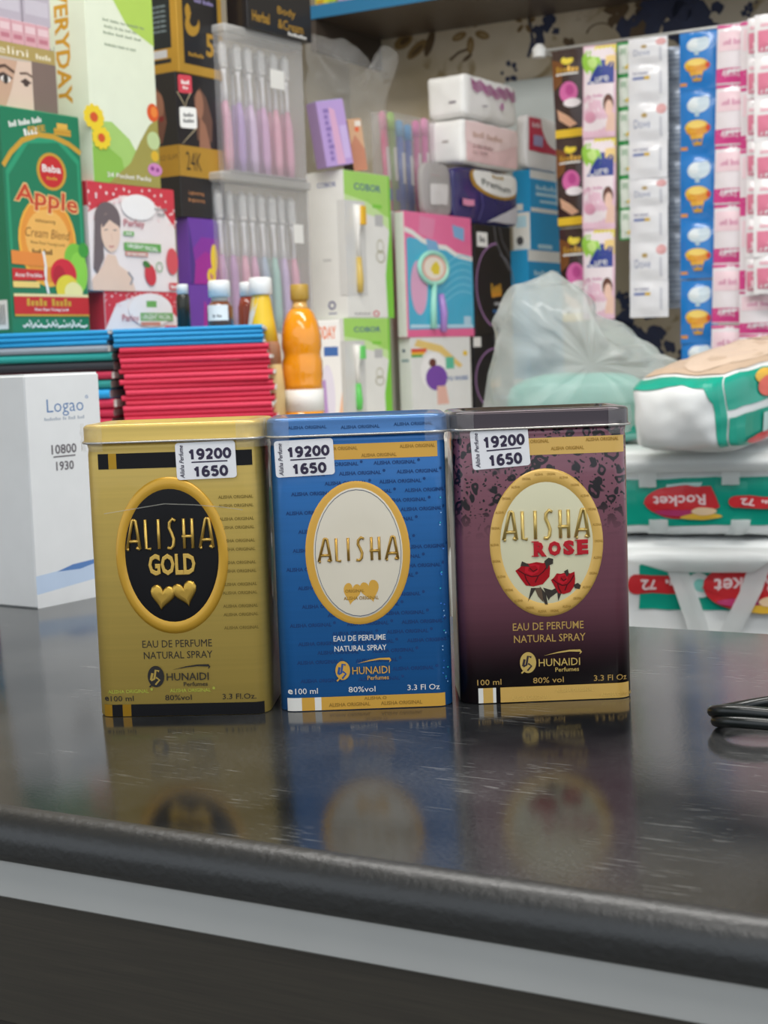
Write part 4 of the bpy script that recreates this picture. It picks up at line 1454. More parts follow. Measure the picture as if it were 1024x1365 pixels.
AMB = M('7a4320', rough=.12, coat=.6)
t, k = bottle('medicine_bottle', 'small amber bottle with white cap and paper label on the blue folders', 293, 1.83, FOLD_TOP, 405,
              [('cap', WCAP, [(13, 374), (14.5, 376), (14.5, 396)]), ('neck', M('c9c4ba', rough=.3), [(11, 396), (11, 402)]), ('glass', AMB, [(12, 402), (17, 410), (17, 440)])])
mb = MB()
draw(mb, lambda u, v, o: (17.6 * k * math.sin(R(-58 + 100 * u)), -17.6 * k * math.cos(R(-58 + 100 * u)) - o, .008 + .018 * v), 26 * k, .018, [('r', WPAP, 0, 0, 1, 1), ('b', M('4a4a4a'), (2, 3), .5, .3, .4, .2, 0, .01)], n=8)
mb.build('paper_label', t)
bottle('medicine_bottle', 'little dark bottle with white cap behind the strawberry kits', 244, 1.865, FOLD_TOP, 405, [('cap', WCAP, [(7, 379), (7.5, 380), (7.5, 392)]), ('glass', M('2a2a22', rough=.2), [(7, 392), (9, 396), (9, 445)])])
bottle('syrup_bottle', 'red brown bottle with white cap behind the yellow bottle', 332, 1.92, TABLE_Z, 450, [('cap', WCAP, [(9, 376), (10, 378), (10, 395)]), ('glass', M('8a3a26', rough=.15), [(9, 395), (13, 410), (14, 620)])])
YEL, BRN = M('efc531', rough=.35), M('a9785a', rough=.45)
t, k = bottle('sauce_bottle', 'yellow and white squeeze bottle with white cap next to the folders', 350, 1.88, TABLE_Z, 450,
              [('cap', WCAP, [(13.5, 370), (15, 372), (15.5, 391), (14, 393)]), ('bottle_body', YEL, [(11, 392), (13, 400), (17, 430), (21, 456)]), ('band', BRN, [(21, 455.5), (23, 462), (24, 486)]), ('foot', M('d9bd84', rough=.45), [(24, 486), (27, 515), (27, 620)])])
mb = MB()
mb.add([(-(12 + 9 * j / 8 + .4) * k * math.sin(R(10 + 70 * s)) * (1 if j < 9 else 1), -(12 + 9 * j / 8 + .4) * k * math.cos(R(10 + 70 * s)), P(350, 396 + 7.2 * j, 1.88).z - TABLE_Z) for j in range(9) for s in (0.75 * j / 8, .5 + .25 * j / 8, 1)], [(3 * j + i, 3 * j + i + 1, 3 * j + i + 4, 3 * j + i + 3) for j in range(8) for i in range(2)], M('e6e2d8', rough=.4), True)
mb.build('white_panel', t)
JU = M('f09a12', rough=.10, coat=.8, var=.04)
bottle('juice_bottle', 'orange juice bottle with olive gold cap', 402, 1.90, TABLE_Z, 460,
       [('cap', M('b8943c', rough=.35), [(11, 379), (12, 380), (12.5, 398), (11, 401)]), ('neck', M('e0b060', rough=.12, coat=.8), [(9.5, 401), (10, 408), (13, 412)]),
        ('juice_body', JU, [(13, 411.5), (18, 418), (23, 430), (26, 445), (26.8, 462), (25, 470), (25, 476), (27, 482), (27, 500), (25.5, 512), (27, 520)]), ('paper_label', WPAP, [(27.2, 519), (27.2, 548)]), ('bottle_foot', JU, [(27, 548), (27, 590), (25, 605)])])

# =================================================================== TOOTHBRUSH TUBS
CLEAR = M('e8e9ea', rough=.12, trans=.80, coat=0)
FROST = M('eeeeee', rough=.3, trans=.35)


def toothbrush(hcol, ncol, H):
    t = thing('toothbrush', 'x', 'toothbrush', (0, 0, 0))
    mb = MB()
    mb.tube([(0, 0, .0), (0, 0, .02 * H / .16), (.001, 0, .05 * H / .16), (.001, 0, .42 * H), (0, 0, .54 * H)], [.005, .0068, .0064, .0060, .0036], M(hcol, rough=.3, coat=.3), n=8)
    mb.build('handle', t, weld=True)
    mb = MB()
    mb.tube([(-.0018, 0, .535 * H), (.0005, -.001, .545 * H), (.003, 0, .55 * H), (.0035, 0, .57 * H)], .0009, M('2f3a78', rough=.3), n=6)
    mb.build('neck_ring', t)
    mb = MB()
    mb.tube([(0, 0, .53 * H), (.0015, 0, .62 * H), (.0005, 0, .74 * H), (0, 0, .78 * H)], [.0034, .0026, .0028, .004], M('f0eef0', rough=.3), n=8)
    mb.build('neck', t)
    mb = MB()
    mb.lathe([(.0002, .76 * H), (.0042, .78 * H), (.0072, .83 * H), (.0075, .93 * H), (.005, .985 * H), (.0002, H)], FROST, 12, sy=.7)
    mb.build('head_cover', t)
    mb = MB()
    mb.box(-.0045, -.004, .80 * H, .0045, .001, .965 * H, M('f4f1ee', rough=.6))
    mb.build('bristles', t)
    return t


def tub(label, blab, xc, xl, xr, yt, yb, zb, cols, rim, group, m=0.0, stick=None, rows=1):
    g = fit(xc, xl, xr, yt, yb, m=m, zb=zb)
    w, d, h = g['w'], g['d'], g['h']
    t = thing('toothbrush_tub', label, 'tub', g['loc'], g['rz'])
    q = .0012
    mb = MB()
    for x0, y0, x1, y1 in ((-w / 2, -d / 2, w / 2, -d / 2 + q), (-w / 2, d / 2 - q, w / 2, d / 2), (-w / 2, -d / 2, -w / 2 + q, d / 2), (w / 2 - q, -d / 2, w / 2, d / 2)):
        mb.box(x0, y0, 0, x1, y1, h, CLEAR)
    mb.build('clear_wall', t)
    mb = MB(); mb.box(-w / 2, -d / 2, 0, w / 2, d / 2, .003, M('dcdcdc', rough=.3, trans=.3)); mb.build('base', t)
    mb = MB()
    mb.box(-w / 2 - rim, -d / 2 - rim, h - .002, w / 2 + rim, d / 2 + rim, h + .010, M('dededc', rough=.3, trans=.30))
    mb.build('lid', t, bevel=.002)
    if stick:
        F, a, b = faces_of(w, d, h)['front']
        mb = MB(); draw(mb, F, a, b, [('r', WPAP, *stick)], off0=.0004); mb.build('price_label', t)
    t['top'] = g['loc'][2] + h + .010
    rot = Matrix.Rotation(R(g['rz']), 3, 'Z')
    n = len(cols)
    H = h * .93
    cache = {}
    for row in range(rows):
        for k, (hc, nm) in enumerate(cols):
            x = -w / 2 + .0125 + (w - .025) * (k + .35 * row) / (n - 1 + .35 * (rows - 1))
            y = -d / 2 + .0115 + row * .017
            loc = Vector(g['loc']) + rot @ Vector((x, y, .0035))
            if hc in cache:
                b = copy_tree(cache[hc])
            else:
                b = cache[hc] = toothbrush(hc, None, H)
            b.location = loc
            b.rotation_euler = (R(-1.5), R(random.uniform(-.8, .8)), R(g['rz'] + random.uniform(-25, 25)))
            tag(b, '%s toothbrush standing in the %s' % (nm, blab), 'toothbrush', 'toothbrushes in the ' + blab)
    return t


PK, LV, MT, SB = 'e8a8bc', 'b89ad0', 'a8d0c4', 'a9bcd0'
cb = fit(300, 284, 416, 455, 620, zb=TABLE_Z, m=-.012)
cb['h'] = P(300, 447, cb['loc'][1]).z - TABLE_Z
under = carton('plain_carton', 'plain cream carton beneath the lower toothbrush tub', 'box', cb, M('e3d9cc'), None, {'front': [('r', M('d8c9b4'), .1, .3, .9, .6)]})
lo = tub('clear plastic tub of mixed pastel toothbrushes below the other tub', 'lower tub', 300, 285, 414, 238, 447, under['top'], [('c79ac4', 'mauve'), ('c090c0', 'mauve'), (PK, 'pink'), ('d8a0c0', 'pink'), (SB, 'pale blue'), (MT, 'mint'), ('d0b4dc', 'lilac'), (PK, 'pink')], .004, None, m=-.012, stick=(.80, .62, .92, .75), rows=2)
up = tub('clear plastic tub of pink and lilac toothbrushes stacked on the other tub', 'upper tub', 304, 280, 405, 40, 222, lo['top'], [('e0a4bc', 'pink'), (LV, 'lilac'), ('dcc0e0', 'pale lilac'), ('d8a8d0', 'orchid'), (PK, 'pink'), ('e0a4bc', 'pink')], .001, None, m=-.008, stick=(.55, .66, .74, .80), rows=2)
g = fit(328, 300, 413, -60, 14, m=0.0, zb=up['top'])
carton('cream_carton', 'black carton with gold lettering on the upper toothbrush tub', 'box', g, BK, None,
       {'front': [('t', BGD, 'Herbal', .20, .18, .26, .15, 0, .02), ('t', BGD, '&Cream', .66, .16, .40, .14, 0, .01), ('t', BGD, 'Body', .60, .34, .28, .14, 0, .01), ('b', WPAP, (9,), .76, .05, .3, .05, 0, .02), ('e', BGD, .3, .7, .2, .2)]})

# =================================================================== MIDDLE OF THE SIDE CABINET
COBT = M('2f4a98', rough=.45)
LIME = M('a9dc6a', rough=.4)
LIME2 = M('7fce3c', rough=.4)
GREY = M('c9c8c9', rough=.45)


def cobor(label, yt, yb, zb, brush, xsh=0):
    g = fit(461 + xsh, 411 + xsh, 522 + xsh, yt, yb, zb=zb)
    w, d, h = g['w'], g['d'], g['h']
    base = [('p', LIME, [(0, 1), (1, 1), (1, .70), (.85, .72), (.5, .80), (0, .84)]), ('p', M('cdeaa6'), [(0, .84), (.5, .80), (.85, .72), (1, .70), (1, .60), (.7, .70), (0, .76)]), ('p', LIME2, [(.86, 0), (1, 0), (1, 1), (.96, 1), (.95, .6), (.84, .3)]),
            ('t', COBT, 'COBOR', .50, .90, .58, .048, 0, .01), ('r', LIME2, .60, .765, .80, .79), ('r', M('bfbfbf'), .64, .64, .82, .72), ('g', M('b9b59a'), .74, .50, .08, .05, .2), ('g', M('a9a58a'), .74, .43, .1, .045, .2), ('g', M('d86a72'), .60, .03, .07, .022, .4), ('b', M('a0a0a0'), (10,), .30, .03, .34, .014, 0, .0)]
    t = carton('toothbrush_carton', label, 'box', g, WPAP, {'right': LIME2, 'top': M('e6eedc')}, {'front': base,
        'left': [('t', COBT, 'COBOR', .55, .91, .50, .034, 0, .01), ('b', M('a8a8a8'), (6,), .5, .40, .22, .014, 0, 0), ('g', M('5a5a8a'), .58, .09, .10, .03, .4), ('r', M('8a8aa8'), .48, .03, .7, .04)]}, group='green and white toothbrush cartons')
    # window that wraps the corner, with the brush standing in it
    wf, wl = .42 * w, .18 * d
    mb = MB()
    z0, z1 = h * .155, h * .80
    e = .0009
    pts = [(-w / 2 - e, -d / 2 + wl), (-w / 2 - e, -d / 2 - e), (-w / 2 + wf, -d / 2 - e)]
    mb.add([(x, y, z) for z in (z0, z1) for x, y in pts], [(0, 1, 4, 3), (1, 2, 5, 4)], M('d9d8d4', rough=.12))
    mb.build('window', t)
    mb = MB()
    x, y = -w / 2 + wf * .55, -d / 2 - .003
    mb.tube([(x, y, z0 + .004), (x + .001, y, z0 + .1 * h), (x, y, z0 + .26 * h)], [.005, .006, .0042], M(brush[0], rough=.35), n=8)
    mb.tube([(x, y, z0 + .26 * h), (x - .001, y, z0 + .42 * h), (x, y, z0 + .5 * h), (x, y, z1 - .006)], [.0034, .003, .006, .0065], M('efece6', rough=.3), n=8)
    mb.build('brush_model', t)
    mb = MB()
    mb.box(x - .001, y - .010, z0 + .48 * h, x + .010, y, z1 - .008, M(brush[1], rough=.6))
    mb.build('bristles', t, bevel=.001)
    return t


ylo = P(461, 424, online(461, 424).y).z
lowc = cobor('green and white COBOR carton with a green brush beneath its twin', 424, 600, TABLE_Z, ('5fc85a', '6ad06a'))
# keep its top where the photograph has it
cobor('green and white COBOR carton with a yellow bristled brush on top of its twin', 226, 422, lowc['top'], ('cdb05a', 'e8b52a'))
g = fit(421, 410, 456, 428, 600, Y=2.10, zb=TABLE_Z, phi=75, depth=.02)
carton('brush_blister', 'white pack lettered ODAY standing behind the orange juice bottle', 'box', g, M('f0ece6'), None,
       {'front': [('t', M('e8835a'), 'ODAY', .5, .90, .7, .11, 0, .03), ('r', M('3f68a8'), .36, .70, .9, .78), ('e', M('e3dbe6'), .45, .35, .28, .28), ('l', M('b890c8'), [(.32, .05), (.36, .2), (.3, .5)], .006), ('p', M('f0b890'), [(.7, .0), (1, .0), (1, .4)])]})

# leaning lilac carton and its neighbour on the upper twin
topz = P(461, 222, online(461, 222).y).z
LIL = M('b79ad2', rough=.45)
g = fit(434, 424, 470, 132, 222, m=-.012, phi=58, zb=topz + .001, depth=.03)
carton('lilac_carton', 'lilac carton leaning on the COBOR cartons under the crumpled film', 'box', g, LIL, {'right': M('8fa0cc'), 'top': M('a8b0dc')},
       {'front': [('p', M('d8a8c8'), [(.42, .02), (.72, .02), (.62, .85), (.42, .9)]), ('b', M('8a70b0'), (9,), .30, .48, .82, .20, -90, .004), ('r', M('c8b2e0'), .72, .1, .95, .6)]}, ry=-9)
g = fit(471, 468, 489, 158, 222, m=-.02, phi=58, zb=topz + .001, depth=.03)
carton('skin_tone_carton', 'narrow skin toned carton beside the lilac carton', 'box', g, M('d8ab86'), {'left': M('2a1c16')},
       {'front': [('p', M('c9876a'), [(0, 0), (1, 0), (1, .4), (.4, .7), (0, .5)]), ('e', M('e8653a'), .6, .80, .16, .05), ('r', M('efe4d8'), .5, .86, .95, .96)]}, ry=-7)

# upright pouches in a clear holder
hz = P(545, 285, online(545, 285, -.06).y).z
g = fit(516, 500, 582, 150, 285, m=-.055, zb=TABLE_Z, zt=hz, depth=.028)
box_under = carton('plain_carton', 'plain grey carton hidden below the toothbrush tube holder', 'box', g, M('cfcbc4'))
t = thing('tube_holder', 'clear open holder of colourful toothbrush tubes', 'holder', (g['loc'][0], g['loc'][1], box_under['top']), g['rz'])
w, d = g['w'], g['d']
hh = P(545, 150, g['loc'][1]).z - box_under['top']
for nm, (x0, y0, x1, y1) in {'a': (-w / 2, -d / 2, w / 2, -d / 2 + .001), 'b': (-w / 2, d / 2 - .001, w / 2, d / 2), 'c': (-w / 2, -d / 2, -w / 2 + .001, d / 2), 'd': (w / 2 - .001, -d / 2, w / 2, d / 2)}.items():
    mb = MB(); mb.box(x0, y0, 0, x1, y1, hh * .96, CLEAR); mb.build('clear_wall', t)
rot = Matrix.Rotation(R(g['rz']), 3, 'Z')
TUBES = [('pink', 'd8487e', 'e8709c', .08, 14), ('lime green', '7a9a4a', '9fd05a', .24, 10), ('blue', '4a6ab8', '6aa8d8', .40, 8), ('navy', '3a58a8', '4a9ad0', .56, 6), ('magenta', 'c8548c', 'e06aa8', .72, 3), ('orchid pink', 'd060a0', 'e48ab8', .88, 2)]
for nm, c1, c2, fx, tl_ in TUBES:
    loc = Vector((g['loc'][0], g['loc'][1], box_under['top'] + .002)) + rot @ Vector((-w / 2 + .0115 + hh * math.sin(R(tl_ * .35)) + (w - .023 - hh * math.sin(R(tl_ * .35))) * (fx - .08) / .8, 0, 0))
    tb_ = thing('brush_tube', '%s toothbrush tube in the clear holder' % nm, 'toothbrush tube', loc, g['rz'], 'toothbrush tubes in the clear holder', ry=-tl_ * .35)
    H = hh * (.93 + .05 * math.sin(fx * 9))
    mb = MB(); mb.lathe([(.0003, 0), (.0085, .001), (.0085, H * .82), (.0003, H * .82)], M(c1, rough=.2, coat=.5), 12, sy=.6); mb.build('tube_body', tb_, weld=True)
    mb = MB(); mb.lathe([(.0003, H * .82), (.0095, H * .82), (.009, H * .98), (.0003, H)], M(c2, rough=.3), 12, sy=.6); mb.build('cap', tb_, weld=True)
    mb = MB()
    draw(mb, lambda u, v, o: (.0088 * math.sin(R(-40 + 80 * u)), -.6 * .0088 * math.cos(R(-40 + 80 * u)) - .0004 - o, H * (.08 + .66 * v)), .011, H * .66, [('r', M('efe9e4'), .15, .35, .85, .85), ('r', M('34519a'), .05, .04, .95, .22)], n=6)
    mb.build('sleeve_print', tb_)
g = fit(566, 560, 601, 216, 292, m=.012, zb=P(566, 290, online(566, 290, .012).y).z, depth=.012)
PG_ = P(566, 288, online(566, 288).y).z

# hair brush packs
PNK, SKY, MINT = M('ec6fa0', rough=.35, coat=.3), M('45b3d6', rough=.35, coat=.3), M('9fe0cc', rough=.35)
g = fit(550, 534, 629, 452, 600, zb=TABLE_Z, zt=P(550, 450, online(550, 450).y).z)
lowp = carton('brush_pack', 'white pack with a printed purple brush and rainbow strip, lettered TO WORK', 'box', g, M('e6e6e2'), None,
     {'front': [('p', M('e8c878'), [(.1, .98), (.5, .9), (.85, .66), (.8, .62), (.45, .82), (.05, .9)]), ('r', M('e0503a'), .0, .83, .25, .87), ('r', M('f0b83a'), .0, .80, .22, .83), ('r', M('4fa85a'), .0, .77, .18, .80), ('e', M('f4f2f0'), .36, .60, .22, .22), ('e', M('7a4aa8'), .40, .52, .18, .15), ('e', M('6a3a30'), .34, .70, .06, .05), ('p', M('e8b8a8'), [(.4, .42), (.55, .42), (.6, .2), (.4, .2)]), ('r', M('5fc0a0'), .56, .62, .70, .76), ('t', M('3a68a8'), 'TO WORK', .76, .50, .38, .05, 0, .02), ('e', M('f0c83a'), .9, .8, .04, .03)],
      'left': [('e', M('2a4a6a'), .4, .85, .12, .02), ('r', M('8aa0a8'), .2, .72, .8, .75)]})
g = fit(541, 528, 630, 281, 450, zb=lowp['top'])
wv = [('l', M('7fd0e6'), [(.55 + .42 * j / 8, .28 + .06 * k + .10 * math.sin(j / 8 * 2.2)) for j in range(9)], .0018) for k in range(6)]
pk = carton('brush_pack', 'pink and sky blue pack holding a mint hand mirror brush', 'box', g, PNK, {'left': WPAP},
    {'front': [('p', SKY, [(.02, .06), (1, .07), (1, .66), (.8, .66), (.6, .72), (.3, .78), (.06, .80), (.02, .78)]), ('l', WPAP, [(0, .86), (.1, .84), (.25, .78), (.45, .74), (.6, .735), (.75, .68), (1, .655)], .008), ('p', M('e88ab0'), [(.22, .98), (.45, .96), (.40, .80), (.2, .83)]), ('p', M('7fb0d8'), [(.3, .80), (.46, .78), (.5, .70), (.33, .68)]), ('p', M('7fb0d8'), [(.70, .93), (.88, .91), (.88, .80), (.72, .83)]), ('r', M('e86a98'), .02, .0, 1, .06), ('r', M('bfe0f0'), .04, .075, .98, .10), ('r', M('b8d8ea'), .84, .1, .95, .17), ('e', M('e0a8c8'), .18, .40, .12, .22)] + wv})
w, d, h = g['w'], g['d'], g['h']
mb = MB()
cx, cz, y = -w / 2 + .37 * w, .56 * h, -d / 2 - .004
mb.tube([(cx + .205 * w * math.cos(2 * math.pi * j / 24), y, cz + .125 * h * math.sin(2 * math.pi * j / 24)) for j in range(24)], .004, MINT, n=8, closed=True)
mb.tube([(cx, y, cz - .12 * h), (cx - .004, y, cz - .3 * h), (cx - .006, y, .07 * h)], [.005, .0055, .006], MINT, n=8)
mb.build('mirror_brush', pk)
mb = MB()
draw(mb, lambda u, v, o: (cx + (u - .5) * .40 * w, y - .001 - o, cz + (v - .5) * .245 * h), .40 * w, .245 * h, [('e', M('e8b8a8'), .5, .5, .49, .49), ('e', M('f4e8d8'), .5, .5, .36, .36), ('p', M('e8cf3a'), [(.5, .28), (.68, .3), (.72, .55), (.6, .74), (.45, .62), (.36, .45)])])
mb.build('mirror_face', pk)
mb = MB()
mb.tube([(cx + .12 * w, y, .04 * h), (cx + .13 * w, y, .2 * h), (cx + .10 * w, y, .35 * h)], [.006, .007, .005], M('b08ad0', rough=.3), n=8)
mb.build('comb_handle', pk)
g2 = fit(566, 560, 602, 216, 282, m=-.004, zb=pk['top'], depth=.014)
softpack('cotton_pouch', 'small frosted grey pouch standing on the pink and blue pack', 'pouch', g2, M('cfccca', rough=.35, trans=.2), {'front': [('r', M('b8a8a8'), .2, .75, .5, .78), ('r', M('d8d4d2'), .15, .2, .8, .6)]}, bulge=.003, wob=.002, seed=4)

# black cartons with an arc print, to the right of the packs
arc = [('g', M('8f6a94'), .62, .45, .60, .40, .06, 90, 250), ('g', M('6a6a74'), .62, .45, .45, .30, .05, -60, 80), ('l', M('6a6a6e'), [(.55, 1), (.6, .85), (.8, .7), (.95, .6)], .003), ('l', M('55555a'), [(.7, 1), (.75, .88), (.98, .72)], .003), ('p', M('c98a2c'), [(.42, .40), (.60, .46), (.72, .42), (.70, .36), (.44, .34)]), ('b', BGD, (4,), .56, .43, .3, .08, 0, .02), ('r', M('9a9a9a'), .5, .27, .8, .30), ('r', M('2f5a8a'), .45, .20, .85, .23)]
g = fit(633, 629, 682, 452, 600, m=-.004, zb=TABLE_Z, zt=P(633, 447, online(633, 447).y).z)
b2 = carton('arc_print_carton', 'black carton with a mauve arc under a similar black carton', 'box', g, BK, None, {'front': [('r', WPAP, .0, .86, .2, .98)] + arc}, group='black cartons with mauve arcs')
g = fit(633, 629, 682, 298, 447, m=-.004, zb=b2['top'])
b1 = carton('arc_print_carton', 'black carton with mauve arc and white price label below the navy pack', 'box', g, BK, None, {'front': arc + [('r', WPAP, .08, .80, .36, .93), ('b', M('555555'), (3,), .22, .87, .16, .06, 0, .01)]}, group='black cartons with mauve arcs')

# soft packs of tissue and pads
g = fit(606, 588, 690, 221, 298, m=-.006, zb=b1['top'] + .002)
softpack('pad_pack', 'navy pad pack with a white oval lettered Premium', 'pack', g, M('2e2a66', rough=.25, coat=.4),
         {'front': [('e', BGD, .66, .86, .44, .38), ('e', WPAP, .67, .88, .40, .345), ('t', M('2a3a34'), 'Premium', .62, .73, .46, .13, -4, .006), ('b', M('b89a5a'), (4,), .66, .92, .2, .07, 0, 0), ('p', M('c8c6cc'), [(.45, .02), (.97, .02), (.97, .42)]), ('r', M('d88aa8'), .08, .30, .24, .42), ('l', M('4a468a'), [(.3, .02), (.36, .3), (.34, .55)], .004)]}, bulge=.004, seed=2, px=12, wob=.002)
tz = P(618, 216, online(618, 216).y).z
TIS = M('f0efec', rough=.4, coat=.15)
g = fit(618, 569, 692, 157, 217, zb=tz)
softpack('tissue_pack', 'pale pink soft tissue pack between the navy pack and the white pack', 'pack', g, TIS, {'front': [('r', M('ecc8c8', rough=.4), .03, .04, .97, .97), ('p', M('f0d6d4', rough=.4), [(.03, .5), (.5, .35), (.97, .6), (.97, .97), (.03, .97)]), ('b', M('c9a89a'), (4, 6), .38, .66, .5, .12, 0, 0), ('b', M('c0a0a0'), (1, 3, 6), .30, .42, .34, .07, 0, 0), ('b', M('c0a0a0'), (3, 6), .25, .28, .26, .06, 0, 0)], 'left': [('r', M('b8b0ac'), .45, .48, .62, .53)]}, bulge=.003, seed=3, px=16, wob=.002, group='soft tissue packs')
chev = []
for k in range(5):
    chev.append(('l', M('a8588f', rough=.4), [(.10 + .085 * j, .88 - .055 * k - .10 * (j % 2) + .03 * math.sin(j)) for j in range(11)], .0024))
g = fit(620, 568, 690, 97, 157, zb=P(618, 157, online(618, 157).y).z + .005)
softpack('tissue_pack', 'white soft tissue pack with purple chevrons on top of the pink one', 'pack', g, TIS, {'front': chev + [('e', M('b878a8'), .62, .38, .03, .10), ('r', M('7a7480'), .25, .28, .34, .31)], 'left': [('r', M('8a8088'), .6, .3, .78, .35)]}, bulge=.003, seed=5, px=14, wob=.0025, group='soft tissue packs')

# blue and white cartons, red pack
CYA, CYL = M('1b9ad2', rough=.4), M('bfe3f2', rough=.4)
bz = TABLE_Z
specs = [(333, 600, 'cyan and white carton standing on the cabinet under two more', True), (282, 333, 'plain cyan fronted carton between two white striped ones', False), (226, 282, 'cyan carton with white stripe at the top of its stack', True)]
for yt, yb, lab, stripe in specs:
    zt = P(707, yt, online(707, yt, -.02).y).z
    g = fit(707, 684, 754, yt, yb, m=-.02, zb=bz, zt=zt)
    if stripe:
        fr = [('r', WPAP, 0, .80 if yb < 500 else .93, 1, 1), ('b', CYL, (10,), .5, .60 if yb < 500 else .86, .7, .12 if yb < 500 else .03, 0, .01), ('r', CYL, .15, .40 if yb < 500 else .80, .9, .48 if yb < 500 else .815), ('r', CYL, .25, .24 if yb < 500 else .77, .8, .30 if yb < 500 else .78), ('r', WPAP, 0, .0, 1, .10 if yb < 500 else .02)]
        c_ = carton('cyan_carton', lab, 'box', g, CYA, None, {'front': fr, 'left': [('r', WPAP, .0, .04, .55, .2)]}, group='cyan cartons')
    else:
        c_ = carton('cyan_carton', lab, 'box', g, CYA, {'left': WPAP}, {'front': [('r', CYL, .2, .05, .6, .16)], 'left': [('e', M('4a4a50'), .4, .25, .2, .12), ('r', CYL, .2, .6, .8, .9)]}, group='cyan cartons')
    bz = c_['top']
g = fit(702, 688, 748, 152, 224, m=-.02, zb=bz + .003)
softpack('pad_pack', 'white pad pack with a crimson panel on the cyan cartons', 'pack', g, M('efeceb', rough=.4), {'front': [('r', M('c8244c'), .04, .32, .98, .97), ('e', M('f3efec'), .80, .88, .42, .46), ('r', M('a8a0c8'), .14, .42, .40, .62), ('b', M('f0d0d8'), (5,), .22, .82, .24, .1, 0, .01)]}, bulge=.003, seed=6, px=14, wob=.0015)
pa, pb = hit(676, 140, WALL0, CC), hit(752, 140, WALL0, CC)
pc = WALL0 + CC * (pa + pb) / 2 - CA * .008
wp = thing('wall_panel', 'plain pale grey panel fixed to the floral wall behind the crimson pad pack', 'panel', (pc.x, pc.y, 1.40), rz_counter)
mb = MB(); mb.box(-(pb - pa) / 2, -.008, 0, (pb - pa) / 2, .008, P(700, 106, pc.y).z - 1.40, M('c3cac8', rough=.3)); mb.build('board', wp, bevel=.002)
mb = MB(); mb.box(-(pb - pa) / 2 + .02, -.011, .03, (pb - pa) / 2 - .02, -.008, .10, M('b4bcba', rough=.4)); mb.build('cover_plate', wp, bevel=.001)

# crumpled clear film over the lilac carton
def blob(name, label, cat, pts_px, Y, depth, mat, zb, crumple, seed, n=46):
    """closed, crumpled film bag: outline px from the photo swept as an ellipsoidal body of the given depth"""
    xs = [p[0] for p in pts_px]; ys = [p[1] for p in pts_px]
    cx, cy = sum(xs) / len(xs), sum(ys) / len(ys)
    c = P(cx, cy, Y)
    t_loc = Vector((c.x, c.y, zb))
    mb = MB()
    N = len(pts_px)
    rings = 18
    vs = []
    def outline(a):
        f = a / (2 * math.pi) * N
        i = int(f) % N
        k = f - int(f)
        p0, p1, p2, p3 = pts_px[(i - 1) % N], pts_px[i], pts_px[(i + 1) % N], pts_px[(i + 2) % N]
        q = []
        for d_ in (0, 1):
            q.append(.5 * (2 * p1[d_] + (p2[d_] - p0[d_]) * k + (2 * p0[d_] - 5 * p1[d_] + 4 * p2[d_] - p3[d_]) * k * k + (3 * p1[d_] - p0[d_] - 3 * p2[d_] + p3[d_]) * k ** 3))
        return q
    nn = n * 2
    for r_ in range(rings + 1):
        th = math.pi * r_ / rings
        s = math.sin(th) ** .75
        yy = -math.cos(th) * depth / 2
        for j in range(nn):
            x, y = outline(2 * math.pi * j / nn)
            p = P(cx + (x - cx) * s, cy + (y - cy) * s, Y)
            v = Vector((p.x, Y + yy, p.z))
            o = Vector((seed, seed * 2, 0))
            amp = crumple * (.35 + .65 * s)
            v += noise.noise_vector(v * 26 + o) * amp
            e = abs(noise.noise(v * 45 + o * 3)) + .6 * abs(noise.noise(v * 90 - o))
            v += Vector((0, -1, 0)) * e * amp * 1.3
            if v.z < zb:
                v.z = zb
            vs.append(v - t_loc)
    fs = [(r_ * nn + j, r_ * nn + (j + 1) % nn, (r_ + 1) * nn + (j + 1) % nn, (r_ + 1) * nn + j) for r_ in range(rings) for j in range(nn)]
    mb.add(vs, fs, mat, True)
    o = mb.build(name, None, weld=True)
    o.location = t_loc
    return tag(o, label, cat)


FILM = M('f0f1f0', rough=.08, trans=.88)
fy = online(465, 130, -.10).y - .035
blob('film_bag', 'crumpled clear film bag over the lilac carton', 'plastic bag', [(408, 60), (440, 50), (475, 60), (492, 92), (505, 66), (528, 70), (527, 110), (515, 150), (502, 200), (490, 222), (455, 224), (425, 222), (410, 150)], fy, .055, FILM, topz, .014, 3)

# =================================================================== HIGH SHELF ON THE BACK WALL
zsh = P(490, 12, 2.87).z
e0 = P(490, 12, 2.87).xy
tt = thing('wall_shelf', 'dark board shelf with blue front edge high on the floral wall', 'shelf', (e0.x, e0.y, zsh), rz_counter)
sdep = (WALL0 - e0).dot(CA) - .001
left_t = hit(412, 28, e0, CC)
mb = MB(); mb.box(left_t, .004, 0, 1.6, sdep, .018, M('5a4f48', rough=.35, var=.15)); mb.build('board', tt)
mb = MB(); mb.box(left_t, 0, -.002, 1.6, .004, .022, M('2f7fae', rough=.3)); mb.build('edge_strip', tt)
mb = MB(); mb.box(left_t, .004, -.06, left_t + .012, sdep, 0, M('4a4038', rough=.5)); mb.build('bracket', tt)


def on_shelf(x0, x1, y0, depth, name, label, h, col, items, dz=0):
    a, b = hit(x0, 5, e0, CC), hit(x1, 5, e0, CC)
    p = e0 + CC * (a + b) / 2 + CA * (.012 + depth / 2)
    return carton(name, label, 'packet', dict(loc=(p.x, p.y, zsh + .018), w=b - a - .001, d=depth, h=h, rz=rz_counter), col, None, {'front': items})


